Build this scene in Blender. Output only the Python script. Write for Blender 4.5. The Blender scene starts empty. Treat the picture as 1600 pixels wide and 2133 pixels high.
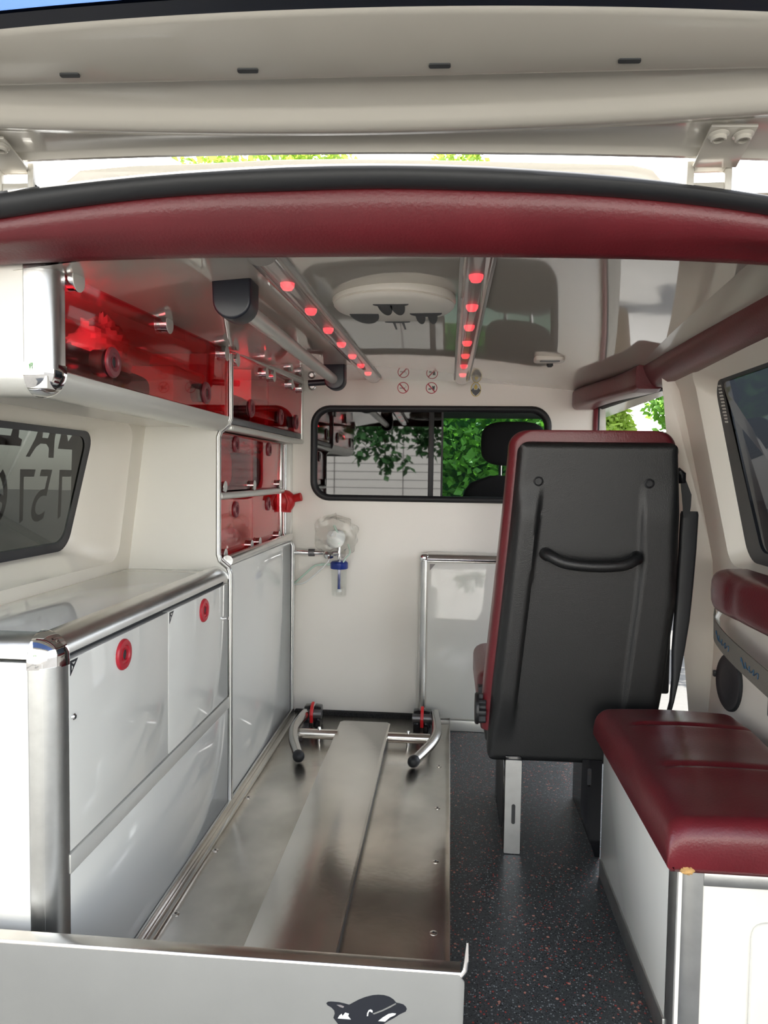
import bpy, bmesh, math, random
from mathutils import Vector, Matrix
from mathutils.geometry import delaunay_2d_cdt
R = math.radians
PI = math.pi
rnd = random.Random(7)
scene = bpy.context.scene
COL = scene.collection

# ------------------------------------------------------------------ camera
cam_d = bpy.data.cameras.new('camera')
cam_d.sensor_fit = 'HORIZONTAL'
cam_d.sensor_width = 36.0
cam_d.lens = 36.0 * 1500.0 / 1600.0
cam_d.clip_start = 0.02
cam_d.clip_end = 300
cam = bpy.data.objects.new('camera', cam_d)
COL.objects.link(cam)
_y, _p, _r = R(5.15), R(-2.92), R(0.75)
_f = Vector((-math.sin(_y) * math.cos(_p), math.cos(_y) * math.cos(_p), math.sin(_p)))
_rt = Vector((math.cos(_y), math.sin(_y), 0))
_up = _rt.cross(_f)
_r2 = math.cos(_r) * _rt + math.sin(_r) * _up
_u2 = -math.sin(_r) * _rt + math.cos(_r) * _up
cam.matrix_world = Matrix(((_r2.x, _u2.x, -_f.x, 0), (_r2.y, _u2.y, -_f.y, 0), (_r2.z, _u2.z, -_f.z, 1.03), (0, 0, 0, 1)))
scene.camera = cam

# ------------------------------------------------------------------ world, sun, exposure
world = bpy.data.worlds.new('world')
scene.world = world
world.use_nodes = True
wn = world.node_tree.nodes
wl = world.node_tree.links
sky = wn.new('ShaderNodeTexSky')
sky.sky_type = 'NISHITA'
sky.sun_disc = False
sky.sun_elevation = R(52)
sky.sun_rotation = R(-30)
sky.air_density = 1.0
sky.dust_density = 1.6
sky.ozone_density = 1.0
wn['Background'].inputs['Strength'].default_value = 1.0
hs = wn.new('ShaderNodeHueSaturation')   # hazy, less saturated sky
hs.inputs['Saturation'].default_value = 0.30
wl.new(sky.outputs[0], hs.inputs['Color'])
wl.new(hs.outputs[0], wn['Background'].inputs['Color'])

sun_d = bpy.data.lights.new('sun', 'SUN')
sun_d.energy = 27.0
sun_d.angle = R(0.6)
sun_d.color = (1.0, 0.95, 0.86)
sun = bpy.data.objects.new('sun', sun_d)
COL.objects.link(sun)
sun.rotation_euler = Vector((0.42, -0.62, -1.0)).to_track_quat('-Z', 'Y').to_euler()
sun.location = (-4, 8, 10)

vs = scene.view_settings
vs.view_transform = 'Standard'
vs.look = 'None'
vs.exposure = 0.0
vs.gamma = 1.0
vs.use_curve_mapping = False
scene.cycles.use_denoising = True
scene.cycles.max_bounces = 14
scene.cycles.diffuse_bounces = 7
scene.cycles.glossy_bounces = 5
scene.cycles.transmission_bounces = 8
scene.cycles.transparent_max_bounces = 14
scene.cycles.sample_clamp_indirect = 8.0
scene.cycles.caustics_reflective = False
scene.cycles.caustics_refractive = False

# ------------------------------------------------------------------ materials
MATS = {}


def mat(name, col, rough=0.5, metal=0.0, spec=0.5, coat=0.0, bump=None, vary=None, emit=None, aniso=0.0):
    """Principled material; bump=(scale,strength,detail), vary=(scale,amount) colour variation."""
    m = bpy.data.materials.new(name)
    m.use_nodes = True
    nt = m.node_tree
    b = nt.nodes['Principled BSDF']
    b.inputs['Base Color'].default_value = (*col, 1)
    b.inputs['Roughness'].default_value = rough
    b.inputs['Metallic'].default_value = metal
    b.inputs['Specular IOR Level'].default_value = spec
    b.inputs['Coat Weight'].default_value = coat
    b.inputs['Coat Roughness'].default_value = 0.05
    if emit:
        b.inputs['Emission Color'].default_value = (*emit[0], 1)
        b.inputs['Emission Strength'].default_value = emit[1]
    tc = nt.nodes.new('ShaderNodeTexCoord')
    if bump:
        n = nt.nodes.new('ShaderNodeTexNoise')
        n.inputs['Scale'].default_value = bump[0]
        n.inputs['Detail'].default_value = bump[2] if len(bump) > 2 else 3
        nt.links.new(tc.outputs['Object'], n.inputs['Vector'])
        bp = nt.nodes.new('ShaderNodeBump')
        bp.inputs['Strength'].default_value = bump[1]
        bp.inputs['Distance'].default_value = 0.01
        nt.links.new(n.outputs['Fac'], bp.inputs['Height'])
        nt.links.new(bp.outputs['Normal'], b.inputs['Normal'])
    if vary:
        n = nt.nodes.new('ShaderNodeTexNoise')
        n.inputs['Scale'].default_value = vary[0]
        n.inputs['Detail'].default_value = 6
        nt.links.new(tc.outputs['Object'], n.inputs['Vector'])
        r = nt.nodes.new('ShaderNodeValToRGB')
        a = vary[1]
        r.color_ramp.elements[0].position = 0.3
        r.color_ramp.elements[1].position = 0.7
        r.color_ramp.elements[0].color = (*[c * (1 - a) for c in col], 1)
        r.color_ramp.elements[1].color = (*[min(1, c * (1 + a)) for c in col], 1)
        nt.links.new(n.outputs['Fac'], r.inputs['Fac'])
        nt.links.new(r.outputs['Color'], b.inputs['Base Color'])
    MATS[name] = m
    return m


def glassmat(name, tint, rough=0.02, refl=1.0, ior=1.45):
    """Thin tinted pane: transparent colour plus a Fresnel reflection."""
    m = bpy.data.materials.new(name)
    m.use_nodes = True
    nt = m.node_tree
    nt.nodes.remove(nt.nodes['Principled BSDF'])
    out = nt.nodes['Material Output']
    t = nt.nodes.new('ShaderNodeBsdfTransparent')
    t.inputs['Color'].default_value = (*tint, 1)
    g = nt.nodes.new('ShaderNodeBsdfGlossy')
    g.inputs['Roughness'].default_value = rough
    g.inputs['Color'].default_value = (refl, refl, refl, 1)
    fr = nt.nodes.new('ShaderNodeFresnel')
    # a thin pane does not bend the ray, so both of its faces reflect like air-to-glass
    gm = nt.nodes.new('ShaderNodeNewGeometry')
    io = nt.nodes.new('ShaderNodeMath')
    io.operation = 'MULTIPLY_ADD'
    io.inputs[1].default_value = 1 / ior - ior
    io.inputs[2].default_value = ior
    nt.links.new(gm.outputs['Backfacing'], io.inputs[0])
    nt.links.new(io.outputs[0], fr.inputs['IOR'])
    mx = nt.nodes.new('ShaderNodeMixShader')
    nt.links.new(fr.outputs[0], mx.inputs[0])
    nt.links.new(t.outputs[0], mx.inputs[1])
    nt.links.new(g.outputs[0], mx.inputs[2])
    nt.links.new(mx.outputs[0], out.inputs['Surface'])
    MATS[name] = m
    return m


mat('laminate', (0.70, 0.705, 0.665), 0.045, spec=0.5)
mat('laminate_white', (0.77, 0.755, 0.70), 0.22)
mat('worktop_gloss', (0.74, 0.725, 0.67), 0.05, spec=0.6)
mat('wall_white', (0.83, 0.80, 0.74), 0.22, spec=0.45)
mat('ceiling_gloss', (0.53, 0.49, 0.435), 0.03, spec=0.7, coat=0.4, bump=(9, 0.012, 1))
mat('lining', (0.74, 0.70, 0.62), 0.3, bump=(60, 0.02, 2))
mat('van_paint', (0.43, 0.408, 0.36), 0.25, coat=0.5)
mat('gap_dark', (0.03, 0.032, 0.034), 0.6)
mat('alu', (0.70, 0.70, 0.69), 0.27, metal=1.0, vary=(14, 0.08))
mat('alu_scuffed', (0.55, 0.56, 0.55), 0.36, metal=1.0, vary=(30, 0.07), bump=(120, 0.015, 4))
mat('alu_white', (0.66, 0.66, 0.62), 0.3, metal=0.35)
mat('chrome', (0.85, 0.85, 0.85), 0.05, metal=1.0)
mat('steel_tube', (0.50, 0.49, 0.47), 0.18, metal=1.0)
mat('steel_deck', (0.70, 0.665, 0.605), 0.24, metal=1.0, vary=(5, 0.25), bump=(40, 0.03, 5))
mat('steel_plate', (0.76, 0.735, 0.69), 0.22, metal=1.0, vary=(4, 0.10), bump=(60, 0.02, 4))
mat('steel_dark', (0.16, 0.16, 0.165), 0.45, metal=0.8)
mat('plate_paint', (0.20, 0.20, 0.188), 0.4, vary=(6, 0.05))
mat('red_leather', (0.118, 0.0115, 0.0165), 0.33, bump=(220, 0.08, 3), vary=(8, 0.12))
mat('red_seam', (0.09, 0.008, 0.014), 0.5)
mat('red_plastic', (0.46, 0.02, 0.035), 0.35)
mat('red_latch', (0.62, 0.015, 0.02), 0.35)
mat('red_bag', (0.5, 0.01, 0.012), 0.45)
mat('black_plastic', (0.0095, 0.010, 0.0105), 0.42, bump=(400, 0.12, 2))
mat('black_gloss', (0.008, 0.008, 0.01), 0.12)
mat('rubber', (0.014, 0.015, 0.017), 0.55)
mat('navy_plastic', (0.005, 0.007, 0.014), 0.38)
mat('brush', (0.02, 0.02, 0.02), 0.9, bump=(300, 1.0, 2), vary=(250, 0.8))
mat('blue_cap', (0.008, 0.03, 0.22), 0.35)
mat('clear_wet', (0.8, 0.82, 0.8), 0.1)
mat('mask_white', (0.75, 0.77, 0.75), 0.3)
mat('tube_green', (0.52, 0.68, 0.58), 0.25)
mat('lock_maroon', (0.19, 0.035, 0.045), 0.35)
mat('foam', (0.45, 0.27, 0.10), 0.9, vary=(60, 0.3))
mat('webbing', (0.18, 0.165, 0.14), 0.8, bump=(300, 0.3, 2))
mat('ink_blue', (0.03, 0.09, 0.16), 0.6)
mat('ink_black', (0.012, 0.014, 0.02), 0.4)
mat('ink_white', (0.62, 0.63, 0.6), 0.5)
mat('ink_red', (0.42, 0.03, 0.05), 0.4)
mat('ink_grey', (0.22, 0.2, 0.2), 0.5)
mat('gold', (0.55, 0.42, 0.08), 0.35)
mat('led_red', (1.0, 0.08, 0.1), 0.4, emit=((1.0, 0.10, 0.12), 1.5))
mat('added_glow', (1, 0.9, 0.85), 0.4, emit=((1.0, 0.75, 0.68), 60.0))  # emission for the strips added inside the overhead cabinets
mat('rail_silver', (0.42, 0.41, 0.39), 0.35, metal=0.3)
mat('vent_white', (0.70, 0.665, 0.60), 0.45)
mat('cab_black', (0.012, 0.013, 0.015), 0.75)
mat('cab_fabric', (0.010, 0.010, 0.012), 0.95)
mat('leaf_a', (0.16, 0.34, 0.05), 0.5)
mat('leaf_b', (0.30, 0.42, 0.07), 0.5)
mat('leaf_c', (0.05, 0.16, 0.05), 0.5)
mat('bark', (0.12, 0.08, 0.05), 0.9, bump=(20, 0.6, 4))
mat('garage', (0.80, 0.79, 0.76), 0.7)
mat('ground', (0.05, 0.049, 0.047), 0.9, vary=(3, 0.12), bump=(30, 0.3, 5))
mat('pavement', (0.06, 0.059, 0.057), 0.9, vary=(2, 0.08), bump=(30, 0.3, 5))
mat('paper', (0.7, 0.68, 0.62), 0.7)
mat('film_pack', (0.6, 0.58, 0.55), 0.25)
glassmat('acrylic_red', (0.93, 0.17, 0.23), 0.03, 1.0, 1.58)
glassmat('glass_privacy', (0.026, 0.029, 0.0265), 0.03)
glassmat('glass_dark', (0.008, 0.009, 0.011), 0.03)
glassmat('glass_tint', (0.06, 0.062, 0.06), 0.02, 1.0, 1.62)
glassmat('glass_green', (0.50, 0.62, 0.56), 0.02)
glassmat('glass_blue', (0.035, 0.065, 0.15), 0.02)
glassmat('clear_plastic', (0.975, 0.98, 0.975), 0.08)
glassmat('bag_plastic', (0.93, 0.93, 0.92), 0.12)
glassmat('rail_clear', (0.88, 0.86, 0.85), 0.06)

# leaves let some light through
for k in ('leaf_a', 'leaf_b', 'leaf_c'):
    nt = MATS[k].node_tree
    b = nt.nodes['Principled BSDF']
    tr = nt.nodes.new('ShaderNodeBsdfTranslucent')
    c = b.inputs['Base Color'].default_value
    tr.inputs['Color'].default_value = (c[0] * 1.2, c[1] * 1.2, c[2], 1)
    mx = nt.nodes.new('ShaderNodeMixShader')
    mx.inputs[0].default_value = 0.4
    nt.links.new(b.outputs[0], mx.inputs[1])
    nt.links.new(tr.outputs[0], mx.inputs[2])
    nt.links.new(mx.outputs[0], nt.nodes['Material Output'].inputs['Surface'])


def make_floor_mat():
    m = bpy.data.materials.new('speckled_vinyl')
    m.use_nodes = True
    nt = m.node_tree
    b = nt.nodes['Principled BSDF']
    b.inputs['Roughness'].default_value = 0.38
    tc = nt.nodes.new('ShaderNodeTexCoord')

    def flecks(scale, lo, seed):
        mp = nt.nodes.new('ShaderNodeMapping')
        mp.inputs['Location'].default_value = (seed, seed * 2, 0)
        v = nt.nodes.new('ShaderNodeTexVoronoi')
        v.inputs['Scale'].default_value = scale
        nt.links.new(tc.outputs['Object'], mp.inputs[0])
        nt.links.new(mp.outputs[0], v.inputs['Vector'])
        sp = nt.nodes.new('ShaderNodeSeparateColor')
        nt.links.new(v.outputs['Color'], sp.inputs[0])
        g = nt.nodes.new('ShaderNodeMath')
        g.operation = 'GREATER_THAN'
        g.inputs[1].default_value = lo
        nt.links.new(sp.outputs[0], g.inputs[0])
        d = nt.nodes.new('ShaderNodeMath')
        d.operation = 'LESS_THAN'
        d.inputs[1].default_value = 0.42
        nt.links.new(v.outputs['Distance'], d.inputs[0])
        mu = nt.nodes.new('ShaderNodeMath')
        mu.operation = 'MULTIPLY'
        nt.links.new(g.outputs[0], mu.inputs[0])
        nt.links.new(d.outputs[0], mu.inputs[1])
        return mu.outputs[0]
    cur = None
    base = (0.042, 0.047, 0.049, 1)
    for scale, lo, seed, col in ((380, 0.55, 1.3, (0.085, 0.095, 0.10, 1)), (280, 0.80, 4.1, (0.005, 0.006, 0.007, 1)),
                                 (230, 0.84, 9.7, (0.20, 0.225, 0.23, 1)), (190, 0.91, 5.5, (0.34, 0.05, 0.04, 1)),
                                 (130, 0.965, 2.2, (0.48, 0.20, 0.15, 1))):
        mx = nt.nodes.new('ShaderNodeMix')
        mx.data_type = 'RGBA'
        if cur is None:
            mx.inputs[6].default_value = base
        else:
            nt.links.new(cur, mx.inputs[6])
        mx.inputs[7].default_value = col
        nt.links.new(flecks(scale, lo, seed), mx.inputs[0])
        cur = mx.outputs[2]
    nt.links.new(cur, b.inputs['Base Color'])
    MATS['speckled_vinyl'] = m


make_floor_mat()


# ------------------------------------------------------------------ mesh helpers
class MB:
    """Collects geometry in world coordinates and links it as ONE mesh object."""

    def __init__(s):
        s.v = []
        s.f = []

    def add(s, vs_, fs):
        o = len(s.v)
        s.v += [tuple(p) for p in vs_]
        s.f += [tuple(i + o for i in f) for f in fs]
        return s

    def box(s, x0, x1, y0, y1, z0, z1):
        return s.add([(x0, y0, z0), (x1, y0, z0), (x1, y1, z0), (x0, y1, z0), (x0, y0, z1), (x1, y0, z1), (x1, y1, z1), (x0, y1, z1)],
                     [(0, 3, 2, 1), (4, 5, 6, 7), (0, 1, 5, 4), (1, 2, 6, 5), (2, 3, 7, 6), (3, 0, 4, 7)])

    def loft(s, loops, close=True, cap0=True, cap1=True):
        n = len(loops[0])
        o = len(s.v)
        for lp in loops:
            s.v += [tuple(p) for p in lp]
        for k in range(len(loops) - 1):
            for i in range(n if close else n - 1):
                j = (i + 1) % n
                a = o + k * n
                s.f.append((a + i, a + j, a + n + j, a + n + i))
        if cap0 and close:
            s.f.append(tuple(o + i for i in range(n)))
        if cap1 and close:
            a = o + (len(loops) - 1) * n
            s.f.append(tuple(a + i for i in range(n)))
        return s

    def tube(s, pts, rad, seg=12, cap=True, sx=1.0):
        pts = [Vector(p) for p in pts]
        rr = rad if isinstance(rad, (list, tuple)) else [rad] * len(pts)
        loops = []
        up = None
        for i, p in enumerate(pts):
            if i == 0:
                t = pts[1] - p
            elif i == len(pts) - 1:
                t = p - pts[i - 1]
            else:
                t = (pts[i + 1] - p).normalized() + (p - pts[i - 1]).normalized()
            t.normalize()
            if up is None:
                up = Vector((0, 0, 1)) if abs(t.z) < 0.9 else Vector((1, 0, 0))
            a = t.cross(up)
            if a.length < 1e-6:
                a = t.cross(Vector((0, 1, 0)))
            a.normalize()
            b = a.cross(t)
            b.normalize()
            up = b
            loops.append([p + (a * math.cos(2 * PI * k / seg) * sx + b * math.sin(2 * PI * k / seg)) * rr[i] for k in range(seg)])
        return s.loft(loops, True, cap, cap)

    def lathe(s, prof, o, axis, seg=24):
        """prof = [(radius, height along axis)]"""
        ax = Vector(axis).normalized()
        u = ax.cross(Vector((0, 0, 1)) if abs(ax.z) < 0.9 else Vector((1, 0, 0))).normalized()
        w = ax.cross(u)
        o = Vector(o)
        loops = [[o + ax * h + (u * math.cos(2 * PI * k / seg) + w * math.sin(2 * PI * k / seg)) * max(r, 1e-5) for k in range(seg)] for r, h in prof]
        return s.loft(loops)

    def prism(s, pts, plane, a, b):
        def m(p, w):
            if plane == 'xz':
                return (p[0], w, p[1])
            if plane == 'yz':
                return (w, p[0], p[1])
            return (p[0], p[1], w)
        return s.loft([[m(p, a) for p in pts], [m(p, b) for p in pts]])

    def grid(s, nu, nv, fn):
        o = len(s.v)
        for j in range(nv + 1):
            for i in range(nu + 1):
                s.v.append(tuple(fn(i / nu, j / nv)))
        for j in range(nv):
            for i in range(nu):
                a = o + j * (nu + 1) + i
                s.f.append((a, a + 1, a + nu + 2, a + nu + 1))
        return s

    def panel(s, outer, holes, fn, step=0.06, back=None):
        """Sheet with holes: 2D outline -> triangles -> mapped by fn(u,v); back = fn for the rear skin."""
        pts = []
        edges = []
        for lp in [outer] + holes:
            o = len(pts)
            pts += [Vector((p[0], p[1])) for p in lp]
            edges += [(o + i, o + (i + 1) % len(lp)) for i in range(len(lp))]
        xs = [p[0] for p in outer]
        ys = [p[1] for p in outer]

        def inside(p, lp):
            c = False
            for i in range(len(lp)):
                a = lp[i]
                b = lp[i - 1]
                if (a[1] > p[1]) != (b[1] > p[1]) and p[0] < (b[0] - a[0]) * (p[1] - a[1]) / (b[1] - a[1]) + a[0]:
                    c = not c
            return c
        x = min(xs) + step / 2
        while x < max(xs):
            y = min(ys) + step / 2
            while y < max(ys):
                if inside((x, y), outer) and not any(inside((x, y), h) for h in holes):
                    pts.append(Vector((x, y)))
                y += step
            x += step
        vo, _, fo, _, _, _ = delaunay_2d_cdt(pts, edges, [], 0, 1e-5)
        keep = []
        for f in fo:
            c = sum((vo[i] for i in f), Vector((0, 0))) / len(f)
            if inside(c, outer) and not any(inside(c, h) for h in holes):
                keep.append(tuple(f))
        s.add([fn(p[0], p[1]) for p in vo], keep)
        if back:
            s.add([back(p[0], p[1]) for p in vo], [tuple(reversed(f)) for f in keep])
            for lp in [outer] + holes:
                s.loft([[fn(*p) for p in lp], [back(*p) for p in lp]], True, False, False)
        return s

    def build(s, name, material, parent=None, smooth=True, bevel=0, seg=2, angle=35, recalc=True, weld=True):
        me = bpy.data.meshes.new(name)
        if not s.v:
            s.v = [(0, 0, 0)]
        xs, ys, zs = zip(*s.v)
        c = Vector(((min(xs) + max(xs)) / 2, (min(ys) + max(ys)) / 2, (min(zs) + max(zs)) / 2))
        me.from_pydata([tuple(Vector(p) - c) for p in s.v], [], s.f)
        bm = bmesh.new()
        bm.from_mesh(me)
        if weld:
            bmesh.ops.remove_doubles(bm, verts=bm.verts, dist=1e-5)
        if recalc:
            bmesh.ops.recalc_face_normals(bm, faces=bm.faces)
        if bevel:
            es = [e for e in bm.edges if len(e.link_faces) == 2 and e.calc_face_angle(0) > R(30)]
            bmesh.ops.bevel(bm, geom=es, offset=bevel, segments=seg, affect='EDGES', profile=0.5, clamp_overlap=True)
        bm.to_mesh(me)
        bm.free()
        if smooth:
            me.shade_smooth()
            me.set_sharp_from_angle(angle=R(angle))
        me.materials.append(MATS[material])
        o = bpy.data.objects.new(name, me)
        COL.objects.link(o)
        if parent is not None:
            o.parent = parent
            pw = Vector((0, 0, 0))
            q = parent
            while q is not None:
                pw += q.location
                q = q.parent
            o.location = c - pw
        else:
            o.location = c
        return o


def tag(o, label, cat, group=None):
    o['label'] = label
    o['category'] = cat
    if group:
        o['group'] = group
    return o


def struct(o, label=None):
    o['kind'] = 'structure'
    if label:
        o['label'] = label
    return o


def thing(name, label, cat, loc=(0, 0, 0), group=None):
    o = bpy.data.objects.new(name, None)
    o.empty_display_size = 0.05
    COL.objects.link(o)
    o.location = loc
    return tag(o, label, cat, group)


def rrect(x0, x1, y0, y1, r, n=6):
    out = []
    for cx, cy, a0 in ((x1 - r, y1 - r, 0), (x0 + r, y1 - r, 90), (x0 + r, y0 + r, 180), (x1 - r, y0 + r, 270)):
        for k in range(n + 1):
            a = R(a0 + 90 * k / n)
            out.append((cx + r * math.cos(a), cy + r * math.sin(a)))
    return out


def roundpoly(pts, r, n=5):
    """2D polygon with rounded corners"""
    out = []
    m = len(pts)
    for i in range(m):
        p = Vector(pts[i])
        a = (Vector(pts[i - 1]) - p)
        b = (Vector(pts[(i + 1) % m]) - p)
        d = min(r, a.length * 0.45, b.length * 0.45)
        p0 = p + a.normalized() * d
        p1 = p + b.normalized() * d
        for k in range(n + 1):
            t = k / n
            out.append(tuple(p0 * (1 - t) ** 2 + p * 2 * t * (1 - t) + p1 * t * t))
    return out


def interp(tab, x):
    if x <= tab[0][0]:
        a, b = tab[0], tab[1]
    elif x >= tab[-1][0]:
        a, b = tab[-2], tab[-1]
    else:
        for a, b in zip(tab, tab[1:]):
            if a[0] <= x <= b[0]:
                break
    t = (x - a[0]) / (b[0] - a[0])
    return a[1] + (b[1] - a[1]) * t


def smooth(t):
    t = max(0.0, min(1.0, t))
    return t * t * (3 - 2 * t)


def spline(pts, n=8):
    """Catmull-Rom through 3D points"""
    P = [Vector(p) for p in pts]
    P = [P[0] * 2 - P[1]] + P + [P[-1] * 2 - P[-2]]
    out = []
    for i in range(1, len(P) - 2):
        for k in range(n):
            t = k / n
            a, b, c, d = P[i - 1], P[i], P[i + 1], P[i + 2]
            out.append(0.5 * ((2 * b) + (c - a) * t + (2 * a - 5 * b + 4 * c - d) * t * t + (3 * b - a - 3 * c + d) * t ** 3))
    out.append(P[-2])
    return out


def quarter(cx, cy, r, a0, n=8):
    return [(cx + r * math.cos(R(a0 + 90 * k / n)), cy + r * math.sin(R(a0 + 90 * k / n))) for k in range(n + 1)]


# ------------------------------------------------------------------ dimensions
YW = 2.96          # partition wall
XC = -0.64         # front plane of the left cabinets


def zceil(x, y):
    return 1.4065 - 0.0062 * x - 0.066 * x * x + 0.0083 * (y - 2) - 0.0356 * x * (y - 2)


# ================================================================== STRUCTURE
struct(MB().box(-1.04, 0.84, 0.99, YW, -0.04, 0.0).build('floor', 'speckled_vinyl', smooth=False), 'dark speckled vinyl floor of the patient compartment')

# partition wall with the sliding window opening
WX0, WX1, WZ0, WZ1 = -0.562, 0.392, 0.935, 1.302
wall_out = [(-1.0, -0.02), (0.578, -0.02), (0.578, 1.43), (-1.0, 1.46)]
win_hole = rrect(WX0 + 0.006, WX1 - 0.006, WZ0 + 0.006, WZ1 - 0.006, 0.065)
wf = struct(MB().panel(wall_out, [win_hole], lambda u, v: (u, YW, v), 0.3, lambda u, v: (u, YW + 0.03, v)).build('wall_front', 'wall_white'),
            'cream partition wall between the cab and the patient compartment')

w3 = thing('window_3', 'wide sliding partition window in a black rubber frame', 'window', (-0.085, YW, WZ0))
del w3['category']
struct(w3)
o = rrect(WX0 - 0.014, WX1 + 0.014, WZ0 - 0.014, WZ1 + 0.014, 0.08, 8)
i_ = rrect(WX0 + 0.012, WX1 - 0.012, WZ0 + 0.012, WZ1 - 0.012, 0.058, 8)
fr = MB()
loops = []
for t in range(9):
    a = PI * t / 8
    s_ = (1 - math.cos(a)) / 2
    loops.append([(p[0] + (q[0] - p[0]) * s_, YW - 0.018 * math.sin(a) + 0.001, p[1] + (q[1] - p[1]) * s_) for p, q in zip(o, i_)])
fr.loft(loops, True, False, False)
fr.loft([loops[-1], [(q[0], YW + 0.028, q[1]) for q in i_]], True, False, False)
fr.build('window_frame', 'rubber', w3)
MB().box(-0.088, -0.066, YW + 0.002, YW + 0.024, WZ0 + 0.01, WZ1 - 0.01).build('mullion', 'rubber', w3, bevel=0.003)
MB().box(WX0 + 0.005, -0.07, YW + 0.018, YW + 0.022, WZ0 + 0.005, WZ1 - 0.005).build('tinted_pane', 'glass_tint', w3, smooth=False)
MB().box(WX0 + 0.010, -0.034, YW + 0.009, YW + 0.013, WZ0 + 0.005, WZ1 - 0.005).build('sliding_pane', 'glass_tint', w3, smooth=False)
MB().box(-0.036, -0.028, YW + 0.006, YW + 0.016, WZ0 + 0.005, WZ1 - 0.005).build('pane_edge', 'rubber', w3, smooth=False)

# ceiling
cl = MB()
cl.grid(34, 30, lambda u, v: (-0.70 + 1.36 * u, 1.108 + (YW - 1.108) * v, zceil(-0.70 + 1.36 * u, 1.108 + (YW - 1.108) * v)))
cl.grid(2, 2, lambda u, v: (-0.70 + 1.36 * u, 1.108 + (YW - 1.108) * v, 1.445))
struct(cl.build('ceiling', 'ceiling_gloss', recalc=False, weld=False), 'glossy greige curved ceiling panel')


# left wall: lining with a deep moulded window niche
def XL(z):
    return -0.93 - 0.045 * (z - 0.745) / 0.43 * -1.0 if z > 0.745 else -0.93 + 0.0


def XLp(y, z):
    return -0.945 + 0.055 * (z - 0.745) / 0.43


def XLw(z):
    return -1.022 + 0.077 * (z - 0.815) / 0.315


wl_ = thing('wall_left', 'cream moulded side lining around the window above the worktop', 'wall', (-0.95, 1.5, 0))
del wl_['category']
struct(wl_)
no = rrect(1.06, 1.975, 0.775, 1.165, 0.05)
ni = rrect(1.10, 1.845, 0.818, 1.135, 0.045)
MB().panel([(0.995, 0.738), (2.06, 0.738), (2.06, 1.42), (0.995, 1.42)], [no], lambda u, v: (XLp(u, v), u, v), 0.08).build('lining', 'lining', wl_)
nb = MB()
lps = []
for t in range(7):
    a = t / 6
    e = smooth(a)
    lps.append([(XLp(p[0], p[1]) + (XLw(q[1]) - XLp(p[0], p[1])) * a, p[0] + (q[0] - p[0]) * e, p[1] + (q[1] - p[1]) * e) for p, q in zip(no, ni)])
nb.loft(lps, True, False, False)
nb.build('window_niche', 'lining', wl_)
MB().panel([(0.99, -0.1), (4.6, -0.1), (4.6, 1.46), (0.99, 1.46)], [rrect(1.05, 1.90, 0.78, 1.18, 0.05), rrect(3.15, 4.0, 0.85, 1.25, 0.05)],
           lambda u, v: (-1.05 + 0.04 * max(0, v - .7), u, v), 0.4).build('wall_left_outside', 'van_paint')
struct(bpy.data.objects['wall_left_outside'], 'white outer side panel of the van')

w1 = thing('window_1', 'dark privacy side window above the worktop with mirrored lettering', 'window', (-1.0, 1.48, 0.82))
del w1['category']
struct(w1)
gi = rrect(1.125, 1.818, 0.843, 1.120, 0.035)
gl = MB().panel(rrect(1.085, 1.86, 0.803, 1.150, 0.05), [], lambda u, v: (XLw(v) - 0.004, u, v), 0.4)
gl.build('pane', 'glass_privacy', w1, smooth=False)
MB().panel(rrect(1.09, 1.85, 0.812, 1.140, 0.047), [gi], lambda u, v: (XLw(v) - 0.0015, u, v), 0.5).build('black_border', 'navy_plastic', w1, smooth=False)


def glyph_mesh(ch, size):
    cu = bpy.data.curves.new('glyph', 'FONT')
    cu.body = ch
    cu.size = size
    ob = bpy.data.objects.new('glyph_tmp', cu)
    COL.objects.link(ob)
    dg = bpy.context.evaluated_depsgraph_get()
    dg.update()
    me = bpy.data.meshes.new_from_object(ob.evaluated_get(dg))
    bpy.data.objects.remove(ob)
    vs_ = [tuple(v.co) for v in me.vertices]
    fs_ = [tuple(p.vertices) for p in me.polygons]
    bpy.data.meshes.remove(me)
    return vs_, fs_


# vinyl lettering on the outside of the pane (reads correctly from outside)
def glass_poly(pts, name='vinyl_letter'):
    MB().panel(pts, [], lambda u, v: (XLw(v) - 0.009, u, v), 0.5).build(name, 'ink_black', w1, smooth=False)


for ch, yc in (('7', 1.765), ('5', 1.678), ('7', 1.598), ('6', 1.512)):
    vs_, fs_ = glyph_mesh(ch, 0.172)
    xs_ = [p[0] for p in vs_]
    ys_ = [p[1] for p in vs_]
    wd = max(xs_) - min(xs_)
    cxx = (max(xs_) + min(xs_)) / 2
    hh = max(ys_) - min(ys_)
    MB().add([(XLw(0.905 + (p[1] - min(ys_)) / hh * 0.128) - 0.009, yc - (p[0] - cxx) * 0.062 / wd, 0.905 + (p[1] - min(ys_)) / hh * 0.128) for p in vs_], fs_).build('vinyl_letter', 'ink_black', w1, smooth=False)
glass_poly([(1.695, 1.062), (1.672, 1.062), (1.665, 1.085), (1.650, 1.094), (1.625, 1.094), (1.610, 1.085), (1.594, 1.062), (1.578, 1.062), (1.60, 1.105), (1.605, 1.128), (1.625, 1.128), (1.628, 1.108), (1.652, 1.108), (1.655, 1.128), (1.68, 1.128), (1.682, 1.105)])
glass_poly([(1.705, 1.085), (1.79, 1.085), (1.79, 1.128), (1.762, 1.128), (1.745, 1.104), (1.728, 1.128), (1.705, 1.128)])
glass_poly([(1.46, 1.085), (1.55, 1.085), (1.55, 1.100), (1.535, 1.104), (1.53, 1.128), (1.508, 1.128), (1.505, 1.106), (1.46, 1.106)])
MB().box(-0.946, -0.934, 1.84, 1.90, 1.135, 1.139).build('mark_strip', 'gap_dark', w1)


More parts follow.
